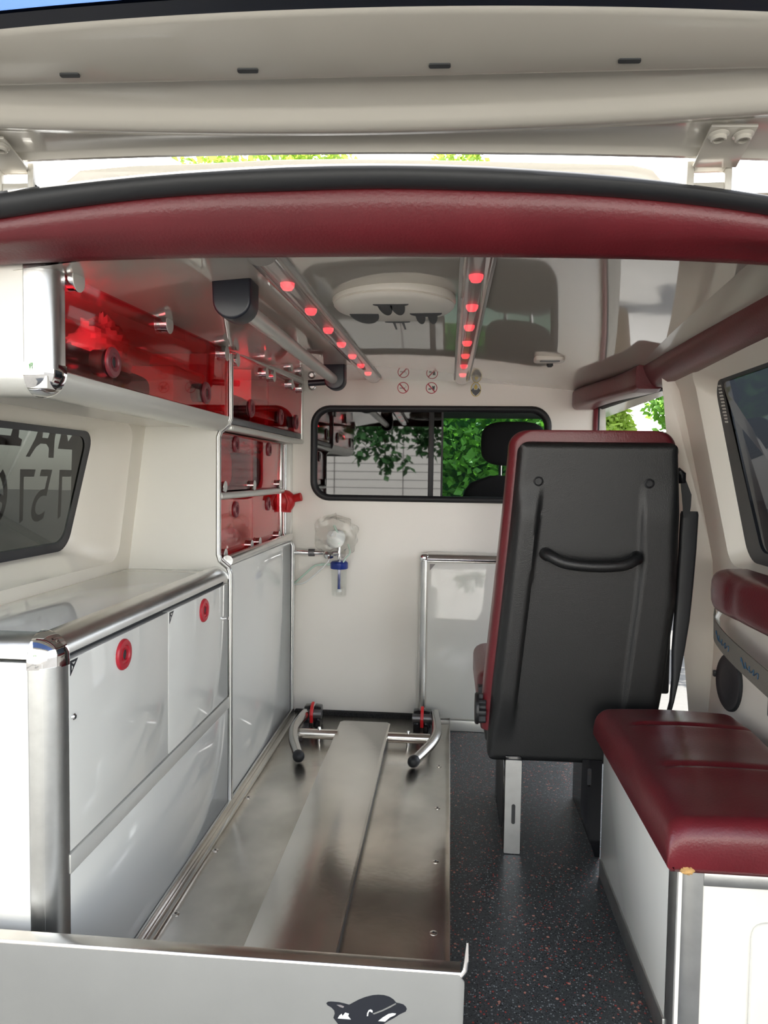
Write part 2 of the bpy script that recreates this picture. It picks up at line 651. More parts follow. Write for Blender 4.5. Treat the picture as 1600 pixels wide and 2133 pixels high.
# right wall
def XRw(z):
    return interp([(0.0, 0.755), (0.55, 0.775), (0.80, 0.762), (1.03, 0.712), (1.28, 0.655), (1.40, 0.60)], z)


wr = thing('wall_right', 'cream side lining with the pillar beside the sliding door', 'wall', (0.75, 1.5, 0))
del wr['category']
struct(wr)
ro = rrect(1.06, 2.02, 0.80, 1.318, 0.04)
ri = rrect(1.10, 2.005, 0.812, 1.29, 0.05)
MB().panel([(0.995, -0.01), (2.17, -0.01), (2.17, 1.40), (0.995, 1.40)], [ro], lambda u, v: (XRw(v), u, v), 0.07).build('lining', 'lining', wr)
nb = MB()
lps = []
for t in range(5):
    a = t / 4
    lps.append([(XRw(p[1]) + (XRw(q[1]) + 0.045 - XRw(p[1])) * a, p[0] + (q[0] - p[0]) * a, p[1] + (q[1] - p[1]) * a) for p, q in zip(ro, ri)])
nb.loft(lps, True, False, False)
nb.build('window_niche', 'lining', wr)
# pillar with a rolled ridge towards the sliding door opening
pb = MB()
prof = [(2.17, 0.0), (2.178, -0.006), (2.188, -0.008), (2.20, -0.004), (2.215, 0.006), (2.25, 0.012), (2.285, 0.012), (2.30, 0.020), (2.305, 0.04), (2.30, 0.09)]
zs_ = [-0.01 + 1.41 * k / 24 for k in range(25)]
pb.loft([[(XRw(z) + d, y, z) for y, d in prof] for z in zs_], False)
pb.build('pillar', 'lining', wr)


def XRo(z):
    return interp([(-0.1, 0.86), (0.80, 0.86), (1.10, 0.80), (1.31, 0.735), (1.42, 0.66)], z)


struct(MB().panel([(0.99, -0.1), (2.31, -0.1), (2.31, 1.375), (0.99, 1.375)], [rrect(1.05, 2.05, 0.775, 1.315, 0.05)], lambda u, v: (XRo(v), u, v), 0.12).build('wall_right_outside', 'van_paint'), 'white outer side panel with the bench window')
rear = [(XRw(z) - 0.002, z) for z in (0.0, 0.4, 0.8, 1.03, 1.2, 1.33)] + [(XRo(z), z) for z in (1.38, 1.31, 1.10, 0.80, 0.0)]
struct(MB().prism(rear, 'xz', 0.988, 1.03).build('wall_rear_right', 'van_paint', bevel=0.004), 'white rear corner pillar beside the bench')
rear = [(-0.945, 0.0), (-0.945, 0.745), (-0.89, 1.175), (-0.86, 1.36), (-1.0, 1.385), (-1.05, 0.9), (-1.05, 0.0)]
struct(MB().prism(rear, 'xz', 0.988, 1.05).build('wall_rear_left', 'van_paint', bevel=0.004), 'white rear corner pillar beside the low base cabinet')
MB().lathe([(0.005, 0.0), (0.005, 0.0006)], (XRw(1.235) - 0.0 + 0.0105, 2.26, 1.235), (-1, 0, -.2), 12).build('pillar_hole', 'gap_dark', wr)
MB().panel([(2.165, 0.712), (2.20, 0.708), (2.196, 0.716), (2.17, 0.722)], [], lambda u, v: (XRw(v) - 0.0095, u, v), 0.5).build('pillar_slot', 'gap_dark', wr)

w2 = thing('window_2', 'dark tinted side window above the bench', 'window', (0.76, 1.48, 0.82))
del w2['category']
struct(w2)
MB().panel(rrect(1.08, 2.02, 0.80, 1.30, 0.05), [], lambda u, v: (XRw(v) + 0.05, u, v), 0.4).build('pane', 'glass_dark', w2, smooth=False)
MB().panel(rrect(1.09, 2.013, 0.805, 1.297, 0.055), [roundpoly([(1.13, 0.845), (1.915, 0.845), (1.955, 1.28), (1.13, 1.28)], 0.03)],
           lambda u, v: (XRw(v) + 0.046, u, v), 0.4).build('black_border', 'navy_plastic', w2, smooth=False)
for k in range(12):
    zz = 1.272 - k * 0.0085
    MB().panel([(1.962 + rnd.uniform(-.004, .002), zz), (1.985 + rnd.uniform(-.003, .004), zz + 0.002), (1.985, zz + 0.006), (1.962, zz + 0.005)], [],
               lambda u, v: (XRw(v) + 0.0445, u, v), 0.5).build('border_print', 'ink_white', w2, smooth=False)

# sliding-door front edge: red trim strip, seal and painted pillar edge
d1 = thing('door_1', 'open sliding door frame edge with red trim beside the partition', 'door', (0.58, YW, 0))
del d1['category']
struct(d1)
MB().box(0.568, 0.586, YW - 0.012, YW + 0.02, 0.02, 1.33).build('red_trim', 'red_leather', d1, bevel=0.004)
MB().box(0.586, 0.594, YW - 0.004, YW + 0.03, 0.0, 1.35).build('door_seal', 'rubber', d1, bevel=0.003)
MB().prism([(0.594, 0.0), (0.65, 0.0), (0.65, 0.8), (0.615, 1.35), (0.594, 1.35)], 'xz', YW + 0.012, YW + 0.07).build('pillar_edge', 'van_paint', d1, smooth=False)
MB().tube([(0.60, 2.94, 1.315), (0.628, 2.62, 1.318), (0.655, 2.30, 1.315)], 0.013, 8).build('header_seal', 'rubber', d1)
MB().box(0.60, 0.80, 2.31, 2.95, -0.10, -0.005).build('door_step', 'gap_dark', d1, smooth=False)

# roof skin and header
rf = MB()
rf.grid(20, 4, lambda u, v: (-1.03 + 1.80 * u, 1.06 + 3.4 * v, 1.458 - 0.13 * (-1.03 + 1.80 * u + 0.12) ** 2 - 0.03 * (-1.03 + 1.8 * u)))
struct(rf.build('ceiling_roof_skin', 'van_paint'), 'white outer roof skin of the van')

# ------------------------------------------------------------------ rear opening
SEAL_T = [(-1.0, 1.36), (-0.85, 1.40), (-0.649, 1.428), (-0.435, 1.446), (-0.229, 1.454), (-0.096, 1.452), (0.034, 1.446), (0.223, 1.427), (0.407, 1.399), (0.60, 1.35), (0.72, 1.30)]
SEAL_B = [(-1.0, 1.33), (-0.85, 1.372), (-0.663, 1.398), (-0.516, 1.416), (-0.373, 1.427), (-0.098, 1.430), (0.165, 1.416), (0.292, 1.403), (0.416, 1.385), (0.60, 1.34), (0.72, 1.29)]
PAD_B = [(-1.0, 1.335), (-0.716, 1.353), (-0.581, 1.357), (-0.402, 1.359), (-0.104, 1.357), (0.18, 1.351), (0.318, 1.346), (0.452, 1.337), (0.72, 1.315)]


def smooth_tab(tab, x, w=0.06):
    return (interp(tab, x - w) + interp(tab, x) * 2 + interp(tab, x + w)) / 4


XS = [-0.95 + k * 1.62 / 54 for k in range(55)]
sb = MB()
lps = []
for x in XS:
    t, b = smooth_tab(SEAL_T, x), smooth_tab(SEAL_B, x)
    zc = (t + b) / 2 + 0.002
    h = (t - b) / 2 + 0.004
    lps.append([(x, 1.012 + 0.017 * math.cos(2 * PI * k / 14) * (1.15 if 3 < k < 11 else 1), zc + h * math.sin(2 * PI * k / 14)) for k in range(14)])
sb.loft(lps)
for sx in (-0.95, 0.67):
    z_ = interp(SEAL_T, sx) - 0.012
    sb.tube([(sx, 1.012, z_), (sx + (0.03 if sx > 0 else -0.03), 1.012, z_ - 0.10), (sx + (0.10 if sx > 0 else -0.06), 1.012, 0.6), (sx + (0.12 if sx > 0 else -0.06), 1.012, 0.0)], 0.017, 12)
tag(sb.build('rubber_seal', 'rubber'), 'black rubber weatherstrip arching over the rear opening', 'seal')

hb = MB()
lps = []
for x in XS:
    b = smooth_tab(SEAL_B, x)
    p = smooth_tab(PAD_B, x)
    lps.append([(x, 1.022, b + 0.012), (x, 1.018, b - 0.006), (x, 1.022, b - 0.022), (x, 1.036, (b + p) / 2 - 0.010), (x, 1.058, p + 0.012), (x, 1.076, p + 0.003), (x, 1.092, p),
                (x, 1.102, p + 0.003), (x, 1.107, p + 0.012), (x, 1.109, p + 0.03), (x, 1.109, b + 0.012)])
hb.loft(lps)
tag(hb.build('header_cushion', 'red_leather', angle=60), 'long dark red leather cushion across the top of the rear opening', 'cushion')

# roof edge strip seen above the seal
rp = [(-0.585, 1.425), (-0.572, 1.435), (-0.53, 1.459), (-0.45, 1.463)] + [(x, smooth_tab([(-0.6, 1.457), (-0.229, 1.4665), (-0.096, 1.463), (0.223, 1.45), (0.4, 1.44)], x)) for x in (-0.35, -0.25, -0.15, -0.05, 0.05, 0.15, 0.235)] + [(0.262, 1.443), (0.285, 1.422), (0.292, 1.412), (0.15, 1.428), (-0.1, 1.436), (-0.4, 1.436)]
rp = [(p[0] * 1.03, 1.03 + (p[1] - 1.03) * 1.024) for p in rp]
tag(MB().loft([[(p[0], 1.050 - (p[1] - 1.42) * 0.4, p[1]) for p in rp], [(p[0], 1.070, p[1]) for p in rp]]).build('roof_edge_strip', 'van_paint', bevel=0.002), 'white painted roof edge strip above the black weatherstrip', 'trim')

# ------------------------------------------------------------------ open tailgate
TH = R(12)
GY, GZ = 0.975, 1.468


def gate(x, s, h):
    """point on the gate: s = distance back from the hinge edge, h = towards the sky"""
    zz = -0.028 * x
    return (x, GY - s * math.cos(TH) - h * math.sin(TH) * -1 * 0, GZ + s * math.sin(TH) + h + zz - 0.006)


tg = thing('tailgate', 'raised white tailgate with black slots and hinges above the rear opening', 'tailgate', (-0.1, GY, GZ))
gx = [-1.0 + k * 1.76 / 60 for k in range(61)]


def gE(x): return -0.012 - 0.060 * (x + 0.05) ** 2
def gRL(x): return 0.030 + 0.085 * (x + 0.25) ** 2
def gRH(x): return 0.062 + 0.085 * (x + 0.25) ** 2
def gB(x): return 0.1215 + 0.02 * x
def gG(x): return 0.219 - 0.10 * (x + 0.05) ** 2


def gate_profile(x):
    e, a, b, c, g = gE(x), gRL(x), gRH(x), gB(x), gG(x)
    c = max(c, b + 0.016)
    return [(e + 0.010, 0.030), (e + 0.001, 0.014), (e, 0.002), (e + 0.003, -0.003), (e + 0.009, -0.004), (e + 0.013, 0.002), (e + 0.017, 0.003), (a - 0.006, 0.002), (a, -0.001), (a + 0.008, -0.010),
            (b - 0.008, -0.012), (b, -0.006), (b + 0.005, 0.002), (b + 0.009, 0.004), (c - 0.004, 0.015), (c - 0.001, 0.014), (c + 0.002, 0.002), (c + 0.008, 0.0), (0.160, -0.001), (g - 0.010, 0.0), (g - 0.004, 0.002), (g, 0.012)]


gb = MB()
gb.loft([[gate(x, s, h) for s, h in gate_profile(x)] for x in gx], False)
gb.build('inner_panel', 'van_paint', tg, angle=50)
for sxx in (-0.459, -0.241, -0.019, 0.188):
    ss = 0.1425 + 0.022 * sxx
    hw, hs = 0.0122, 0.0030
    m = MB()
    pts = roundpoly([(sxx - hw, ss - hs), (sxx + hw, ss - hs), (sxx + hw, ss + hs), (sxx - hw, ss + hs)], 0.0028)
    m.loft([[gate(u, v, -0.0022) for u, v in pts], [gate(u, v, 0.006) for u, v in pts]])
    m.build('slot', 'gap_dark', tg, smooth=False)
# glass with a black border, and the outer shell of the gate
MB().loft([[gate(x, gG(x) - 0.003, 0.003), gate(x, gG(x) + 0.013, 0.005)] for x in gx], False).build('glass_border', 'navy_plastic', tg)
rg = MB().loft([[gate(x, gG(x) - 0.001, 0.008), gate(x, 0.50, 0.012), gate(x, 0.80, 0.008)] for x in gx], False).build('rear_glass', 'glass_blue', tg)
for k in range(7):
    x = -0.66 + 0.033 * k
    MB().tube([gate(x, 0.232, 0.004), gate(x + 0.02, 0.29, 0.004), gate(x + 0.03, 0.36, 0.004)], 0.0008, 5).build('glass_line', 'gap_dark', rg)  # thin dark lines on the rear glass
MB().loft([[gate(x, 0.79, 0.0), gate(x, 0.82, -0.02), gate(x, 1.12, -0.03), gate(x, 1.15, 0.03), gate(x, 0.80, 0.02)] for x in gx]).build('lower_panel', 'van_paint', tg)
MB().loft([[gate(x, gE(x) + 0.002, 0.014), gate(x, 0.03, 0.05), gate(x, 0.16, 0.05), gate(x, gG(x), 0.020)] for x in gx], False).build('outer_panel', 'van_paint', tg)
for cx_, grp, so in ((0.336, 1, 0.0), (-0.636, -1, -0.022)):
    hg = MB()
    w = 0.0275
    lean = -0.004 * grp
    path = [(0.050 + so, -0.003), (0.030 + so, -0.005), (0.006 + so, -0.007), (-0.018 + so * .5, -0.010)]
    lp = []
    for s, h in path:
        lp.append([gate(cx_ - w, s, h), gate(cx_ + w, s, h), gate(cx_ + w, s, h - 0.004), gate(cx_ - w, s, h - 0.004)])
    b0 = gate(cx_, -0.014 + so * .5, 0)
    for dy, dz, ww in ((0.006, -0.008, 0.021), (0.012, -0.012, 0.019), (0.018, -0.013, 0.019)):
        lp.append([(cx_ - ww + lean, b0[1] + dy, b0[2] + dz), (cx_ + ww + lean, b0[1] + dy, b0[2] + dz), (cx_ + ww + lean, b0[1] + dy - 0.003, b0[2] + dz - 0.004), (cx_ - ww + lean, b0[1] + dy - 0.003, b0[2] + dz - 0.004)])
    hg.loft(lp)
    hinge = hg.build('hinge', 'van_paint', tg, bevel=0.0012)
    br = MB()
    for sd in (-1, 1):
        br.box(cx_ + lean + sd * 0.024 - 0.005, cx_ + lean + sd * 0.024 + 0.005, b0[1] + 0.008, b0[1] + 0.022, b0[2] - 0.042, b0[2] - 0.003)
    br.box(cx_ + lean - 0.029, cx_ + lean + 0.029, b0[1] + 0.010, b0[1] + 0.022, b0[2] - 0.044, b0[2] - 0.030)
    br.build('hinge_bracket', 'van_paint', hinge, bevel=0.002)
    for bx in (-0.0145, 0.0145):
        c = gate(cx_ + bx, 0.037 + so, -0.0085)
        MB().lathe([(0.0125, 0.0), (0.0125, -0.001), (0.0095, -0.003), (0.0095, -0.006), (0.008, -0.0075), (0.006, -0.0075), (0.006, -0.003), (0.0, -0.003)], c, (0.0, 0.1, 1), 18).build('hinge_bolt', 'van_paint', hinge)

# ================================================================== LEFT CABINETS
ZC = 0.745   # worktop height


def red_lock(parent, x, y, z, r=0.031, m='red_plastic'):
    lk = MB().lathe([(r, 0.0), (r, 0.003), (r * 0.92, 0.006), (r * 0.62, 0.0065), (r * 0.55, 0.004), (r * 0.40, 0.0035), (r * 0.40, 0.006), (r * 0.36, 0.006), (r * 0.36, 0.001), (0.0, 0.001)], (x, y, z), (1, 0, 0), 26).build('lock', m, parent)
    MB().lathe([(r * 0.35, 0.0), (r * 0.35, 0.0025), (0, 0.0025)], (x, y, z), (1, 0, 0), 16).build('lock_hole', 'gap_dark', lk)
    return lk


def knob(parent, x, y, z, r=0.017, L=0.024):
    L = 0.8 * r
    r *= 1.22
    MB().lathe([(r * 0.9, -0.002), (r * 0.9, L * 0.8), (r, L * 0.82), (r, L)], (x, y, z), (1, 0, 0), 22).build('door_knob', 'chrome', parent)
    MB().lathe([(r, L), (r * 0.96, L + 0.0012), (0.0, L + 0.0014)], (x, y, z), (1, 0, 0), 22).build('knob_cap', 'alu_white', parent)


def triangle_mark(parent, x, y, z, s=0.026):
    t = MB().loft([[(x + d, y, z), (x + d, y + s, z), (x + d, y, z - s)] for d in (0.0002, 0.0008)]).build('corner_mark', 'ink_black', parent, smooth=False)
    MB().loft([[(x + d, y + s * 0.18, z - s * 0.15), (x + d, y + s * 0.62, z - s * 0.15), (x + d, y + s * 0.42, z - s * 0.3)] for d in (0.0008, 0.0012)]).build('mark_patch', 'ink_white', t, smooth=False)  # small white shapes on the black corner mark
    MB().loft([[(x + d, y + s * 0.18, z - s * 0.34), (x + d, y + s * 0.32, z - s * 0.46), (x + d, y + s * 0.18, z - s * 0.66)] for d in (0.0008, 0.0012)]).build('mark_patch', 'ink_white', t, smooth=False)


# --- low base cabinet
YB0, YB1 = 1.112, 2.05
bc = thing('base_cabinet', 'low white base cabinet with two doors and an aluminium corner post', 'cabinet', (-0.8, 1.58, 0))
MB().box(-0.95, XC - 0.022, YB0 + 0.004, YB1, 0.0, 0.712).build('body', 'laminate_white', bc, smooth=False)
MB().box(XC - 0.022, XC - 0.016, YB0 + 0.05, YB1, 0.04, 0.712).build('shadow_gap', 'gap_dark', bc, smooth=False)  # dark sheet colours in the shade between the doors
MB().box(-0.95, XC - 0.045, YB0 - 0.001, YB0 + 0.004, 0.0, 0.714).build('end_panel', 'laminate_white', bc, smooth=False)
for (y0, y1, yl, lx) in ((1.158, 1.592, 1.362, 0), (1.597, 2.046, 1.834, 1)):
    d = MB().box(XC - 0.016, XC, y0, y1, 0.374, 0.7085).build('door', 'laminate', bc, bevel=0.0012)
    red_lock(d, XC, yl, 0.668)
    triangle_mark(d, XC, y0 + 0.004, 0.706)
    ys = y0 + 0.012 if lx == 0 else y1 - 0.012
    MB().lathe([(0.006, 0), (0.006, 0.003), (0.004, 0.005), (0, 0.005)], (XC, ys, 0.607), (1, 0, 0), 12).build('hinge_screw', 'chrome', d)
MB().box(XC - 0.016, XC + 0.002, 1.155, YB1, 0.336, 0.370).build('divider_strip', 'alu_white', bc, bevel=0.001)
MB().box(XC - 0.016, XC, 1.155, YB1, 0.03, 0.334).build('lower_panel', 'laminate', bc, bevel=0.001)
pp = [(XC - 0.045, YB0 + 0.045), (XC - 0.045, YB0)] + quarter(XC - 0.045 + 0.006, YB0 + 0.045 - 0.006, 0.039, -90)[0:] + [(XC, YB0 + 0.045)]
MB().prism(pp, 'xy', 0.0, 0.704).build('corner_post', 'alu_scuffed', bc, angle=25)

# --- worktop with aluminium edge
wt = thing('worktop', 'white worktop with rounded aluminium edge on the low base cabinet', 'worktop', (-0.8, 1.58, 0.715))
MB().box(-0.94, XC - 0.03, YB0 + 0.03, 1.985, 0.722, ZC).build('top_board', 'worktop_gloss', wt, bevel=0.0008)
MB().box(-0.94, XC - 0.03, 1.9875, YB1, 0.722, ZC - 0.0004).build('end_board', 'worktop_gloss', wt, bevel=0.0008)
er = [(XC - 0.042, 0.714)] + [(XC - 0.042 + 0.042 * math.cos(R(a)), 0.714 + 0.006 + 0.037 * math.sin(R(a))) for a in range(0, 91, 10)] + [(XC - 0.042, 0.757)]
MB().prism(er, 'xz', YB0 + 0.046, YB1).build('edge_rail', 'alu', wt, angle=25)
er2 = [(YB0 + 0.042, 0.714)] + [(YB0 + 0.042 - 0.042 * math.cos(R(a)), 0.714 + 0.006 + 0.037 * math.sin(R(a))) for a in range(0, 91, 10)] + [(YB0 + 0.042, 0.757)]
MB().prism(er2, 'yz', -0.95, XC - 0.046).build('edge_rail', 'alu', wt, angle=25)


def corner_cap(parent, zlow, zhigh, down=False):
    cx0, cy0 = XC - 0.046, YB0 + 0.046
    r = 0.048
    lps_ = []
    zz = [(zlow, 1.0)] + [(zlow + (zhigh - zlow) * (0.25 + 0.75 * math.sin(R(a))), 0.12 + 0.88 * math.cos(R(a))) for a in range(0, 91, 10)]
    if down:
        zz = [(zlow + zhigh - z, s) for z, s in zz]
    for z, s in zz:
        rr = r * s
        lps_.append([(cx0 - 0.002, cy0 + 0.002, z)] + [(cx0 + rr * math.cos(R(a)), cy0 + rr * math.sin(R(a)), z) for a in range(-90, 1, 9)])
    return MB().loft(lps_).build('corner_cap', 'chrome', parent, angle=50)


corner_cap(wt, 0.702, 0.760)

# --- divider panels with a cut-in silver edging
ZD1 = 1.375


def divider(name, y, label, xback, holes=()):
    prof = [(XC, 0.035), (XC, 0.735), (XC - 0.006, 0.752), (XC - 0.030, 0.772), (XC - 0.036, 0.79), (XC - 0.036, 1.135), (XC - 0.030, 1.152), (XC - 0.006, 1.172), (XC, 1.19), (XC, ZD1)]
    ztop = ZD1
    if y > 2.5:      # this one stops below the overhead cabinet
        prof = prof[:5] + [(XC - 0.036, 1.150)]
        ztop = 1.150
    dv = thing(name, label, 'panel', (XC - 0.15, y, 0.035))
    MB().prism(prof + [(xback, ztop), (xback, 0.035)], 'xz', y - 0.006, y + 0.006).build('board', 'laminate_white', dv, smooth=False)
    pth = [(p[0] + 0.002, y, p[1]) for p in prof]
    a = MB().tube(pth, 0.0085, 10)
    a.build('edging', 'alu', dv)
    MB().tube([(p[0] + 0.004, y - 0.0075, p[2]) for p in pth], 0.003, 6).build('edging_lip', 'alu_white', dv)
    return dv


divider('divider_panel', 2.058, 'white divider panel with silver edging at the end of the worktop', -1.0)
divider('divider_panel', 2.905, 'white divider panel with silver edging beside the partition wall', -1.0)

# --- tall cabinet between the dividers
tc_ = thing('tall_cabinet', 'tall cabinet with plain grey lower front between the two divider panels', 'cabinet', (-0.82, 2.48, 0))
MB().box(-1.0, XC - 0.02, 2.068, 2.895, 0.03, 0.755).build('body', 'laminate_white', tc_, smooth=False)
MB().box(XC - 0.016, XC - 0.002, 2.068, 2.896, 0.03, 0.756).build('lower_panel', 'laminate', tc_, bevel=0.001)
MB().box(-0.90, -0.885, 2.068, 2.895, 0.755, 1.148).build('back_board', 'laminate_white', tc_, smooth=False)
MB().box(-0.89, XC - 0.045, 2.068, 2.895, 0.755, 0.765).build('shelf', 'laminate_white', tc_, smooth=False)
MB().box(-0.89, XC - 0.05, 2.066, 2.86, 0.955, 0.965).build('shelf', 'laminate_white', tc_, smooth=False)
MB().tube([(XC - 0.008, 2.066, 0.772), (XC - 0.008, 2.895, 0.772)], 0.016, 14).build('front_bar', 'alu', tc_)
MB().tube([(XC - 0.034, 2.066, 0.962), (XC - 0.034, 2.868, 0.962)], 0.011, 12).build('shelf_bar', 'alu_white', tc_)
MB().box(XC - 0.05, XC - 0.032, 2.845, 2.870, 0.77, 1.152).build('door_jamb', 'alu', tc_, bevel=0.003)
XM = XC - 0.037
for (y0, y1, z0, z1, yl, zl, kn) in ((2.070, 2.438, 0.978, 1.152, 2.24, 1.122, (2.10, 2.425)), (2.442, 2.842, 0.978, 1.152, 2.66, 1.122, (2.80,)),
                                     (2.070, 2.438, 0.775, 0.950, 2.24, 0.915, (2.105, 2.395)), (2.442, 2.842, 0.775, 0.950, 2.65, 0.918, (2.50, 2.79))):
    d = MB().box(XM - 0.005, XM, y0, y1, z0, z1).build('acrylic_door', 'acrylic_red', tc_, smooth=False)
    red_lock(d, XM, yl, zl, 0.026, 'lock_maroon')
    zk = z0 + 0.012
    for yk in kn:
        knob(d, XM, yk, zk, 0.014, 0.018)

# --- overhead cabinets
ZO0, ZO1 = 1.190, 1.372
oc = thing('overhead_cabinet', 'overhead cabinet with one long red acrylic door and a rounded corner post', 'cabinet', (-0.78, 1.58, ZO0))
MB().box(-0.90, XC - 0.012, YB0 + 0.01, 2.05, ZO0 - 0.026, ZO0 - 0.006).build('bottom_board', 'laminate_white', oc, smooth=False)
MB().box(-0.90, -0.885, YB0 + 0.01, 2.05, ZO0 - 0.006, ZO1).build('back_board', 'laminate_white', oc, smooth=False)
MB().box(-0.97, XC - 0.045, YB0 - 0.001, YB0 + 0.01, ZO0 + 0.003, ZO1 + 0.01).build('end_panel', 'laminate_white', oc, smooth=False)
MB().prism([(XC - 0.045, YB0 + 0.045), (XC - 0.045, YB0)] + quarter(XC - 0.039, YB0 + 0.039, 0.039, -90) + [(XC, YB0 + 0.045)], 'xy', ZO0 + 0.006, ZO1 + 0.012).build('corner_post', 'alu', oc, angle=25)
corner_cap(oc, ZO0 - 0.038, ZO0 + 0.014, True)
brail = [(XC - 0.045, ZO0 + 0.004), (XC, ZO0 + 0.004)] + [(XC - 0.039 + 0.039 * math.cos(R(a)), ZO0 - 0.004 + 0.034 * math.sin(R(a))) for a in range(0, -91, -10)] + [(XC - 0.045, ZO0 - 0.038)]
MB().prism(brail, 'xz', YB0 + 0.046, 2.05).build('bottom_rail', 'alu_white', oc, angle=25)
brx = [(YB0 + 0.045, ZO0 + 0.004), (YB0, ZO0 + 0.004)] + [(YB0 + 0.039 - 0.039 * math.cos(R(a)), ZO0 - 0.004 + 0.034 * math.sin(R(a))) for a in range(0, -91, -10)] + [(YB0 + 0.045, ZO0 - 0.038)]
MB().prism(brx, 'yz', -0.95, XC - 0.046).build('bottom_rail', 'alu_white', oc, angle=25)
MB().loft([[(XC + 0.004, YB0 + 0.03, 1.366), (XC + 0.004, YB0 + 0.03, 1.385), (XC - 0.012, YB0 + 0.03, 1.385), (XC - 0.012, YB0 + 0.03, 1.366)],
           [(XC + 0.004, 2.05, 1.385), (XC + 0.004, 2.05, 1.404), (XC - 0.012, 2.05, 1.404), (XC - 0.012, 2.05, 1.385)]]).build('top_rail', 'alu_white', oc, bevel=0.003)
d = MB().loft([[(XC - 0.008, YB0 + 0.047, ZO0 + 0.006), (XC - 0.002, YB0 + 0.047, ZO0 + 0.006), (XC - 0.002, YB0 + 0.047, 1.368), (XC - 0.008, YB0 + 0.047, 1.368)],
               [(XC - 0.008, 2.046, ZO0 + 0.006), (XC - 0.002, 2.046, ZO0 + 0.006), (XC - 0.002, 2.046, 1.386), (XC - 0.008, 2.046, 1.386)]]).build('acrylic_door', 'acrylic_red', oc, smooth=False)
for yk, zk in ((1.18, 1.352), (1.577, 1.360), (1.996, 1.366)):
    knob(d, XC - 0.002, yk, zk, 0.017, 0.022)
for yk, zk in ((1.327, 1.237), (1.856, 1.240)):
    lk = red_lock(d, XC - 0.002, yk, zk, 0.029, 'lock_maroon')
    MB().lathe([(0.024, -0.003), (0.024, -0.028), (0, -0.028)], (XC - 0.008, yk, zk), (1, 0, 0), 20).build('lock_body', 'gap_dark', lk)
MB().box(-0.89, -0.70, 2.03, 2.05, ZO0 - 0.006, ZO1).build('side_board', 'laminate_white', oc, smooth=False)


def xo(y):
    return XC + 0.030 * (y - 2.066) / 0.884


ob = thing('overhead_cabinet', 'shorter overhead cabinet with two small red acrylic doors next to the partition', 'cabinet', (-0.76, 2.5, ZO0))


def slab(y0, y1, d0, d1, z0, z1, z2=None, z3=None):
    z2 = z0 if z2 is None else z2
    z3 = z1 if z3 is None else z3
    return MB().loft([[(xo(y0) + d0, y0, z0), (xo(y0) + d1, y0, z0), (xo(y0) + d1, y0, z1), (xo(y0) + d0, y0, z1)],
                      [(xo(y1) + d0, y1, z2), (xo(y1) + d1, y1, z2), (xo(y1) + d1, y1, z3), (xo(y1) + d0, y1, z3)]])


MB().box(-0.90, XC - 0.012, 2.068, 2.955, ZO0 - 0.020, ZO0 - 0.004).build('bottom_board', 'laminate_white', ob, smooth=False)
MB().box(-0.90, -0.885, 2.068, 2.955, ZO0 - 0.004, 1.39).build('back_board', 'laminate_white', ob, smooth=False)
slab(2.068, 2.955, -0.012, 0.004, 1.385, 1.402, 1.400, 1.418).build('top_rail', 'alu_white', ob, bevel=0.003)
slab(2.068, 2.930, -0.03, 0.000, ZO0 - 0.016, ZO0 + 0.006).build('bottom_rail', 'steel_dark', ob, bevel=0.004)  # dark colour stands in for the shadow gap above the pale rail
slab(2.068, 2.955, -0.036, 0.006, ZO0 - 0.036, ZO0 - 0.016).build('lower_rail', 'alu_white', ob, bevel=0.008, seg=4)
slab(2.938, 2.952, -0.012, 0.003, ZO0 - 0.02, 1.40).build('end_post', 'alu_white', ob, bevel=0.003)
for (y0, y1, za, zb, locks, kn) in ((2.070, 2.455, 1.386, 1.392, (2.265,), ((2.10, 1.364), (2.40, 1.368))), (2.459, 2.937, 1.392, 1.400, (2.62, 2.85), ((2.49, 1.370), (2.74, 1.374), (2.905, 1.378)))):
    d = slab(y0, y1, -0.008, -0.002, ZO0 + 0.008, za, None, zb).build('acrylic_door', 'acrylic_red', ob, smooth=False)
    for yk in locks:
        lk = red_lock(d, xo(yk) - 0.002, yk, 1.238, 0.029, 'lock_maroon')
        MB().lathe([(0.022, -0.003), (0.022, -0.028), (0, -0.028)], (xo(yk) - 0.008, yk, 1.238), (1, 0, 0), 20).build('lock_body', 'gap_dark', lk)
    for yk, zk in kn:
        knob(d, xo(yk) - 0.002, yk, zk, 0.016, 0.020)

MB().box(-0.90, XC - 0.012, YB0 + 0.01, 2.05, 1.374, 1.380).build('top_board', 'laminate_white', oc, smooth=False)
MB().box(-0.90, XC - 0.012, 2.068, 2.955, 1.392, 1.398).build('top_board', 'laminate_white', ob, smooth=False)
MB().box(-0.885, XC - 0.05, 2.068, 2.074, ZO0, 1.39).build('side_board', 'laminate_white', ob, smooth=False)
MB().box(-0.885, XC - 0.05, 2.46, 2.466, ZO0, 1.39).build('side_board', 'laminate_white', ob, smooth=False)
MB().box(-0.885, XC - 0.05, 2.068, 2.895, 1.148, 1.152).build('top_board', 'laminate_white', tc_, smooth=False)

# hidden light strips added inside the overhead cabinets to make the doors glow
for yl, lab in ((YB0 + 0.012, 'added hidden light strip on the end wall inside the long overhead cabinet'), (2.076, 'added hidden light strip on the end wall inside the shorter overhead cabinet')):
    ls = thing('added_cabinet_light', lab, 'added light', (-0.77, yl, 1.28))
    MB().box(-0.86, -0.70, yl, yl + 0.008, 1.262, 1.298).build('housing', 'alu_white', ls, bevel=0.002)
    MB().box(-0.855, -0.705, yl + 0.0082, yl + 0.010, 1.267, 1.293).build('added_light_strip', 'added_glow', ls, smooth=False)

# contents of the red cabinets


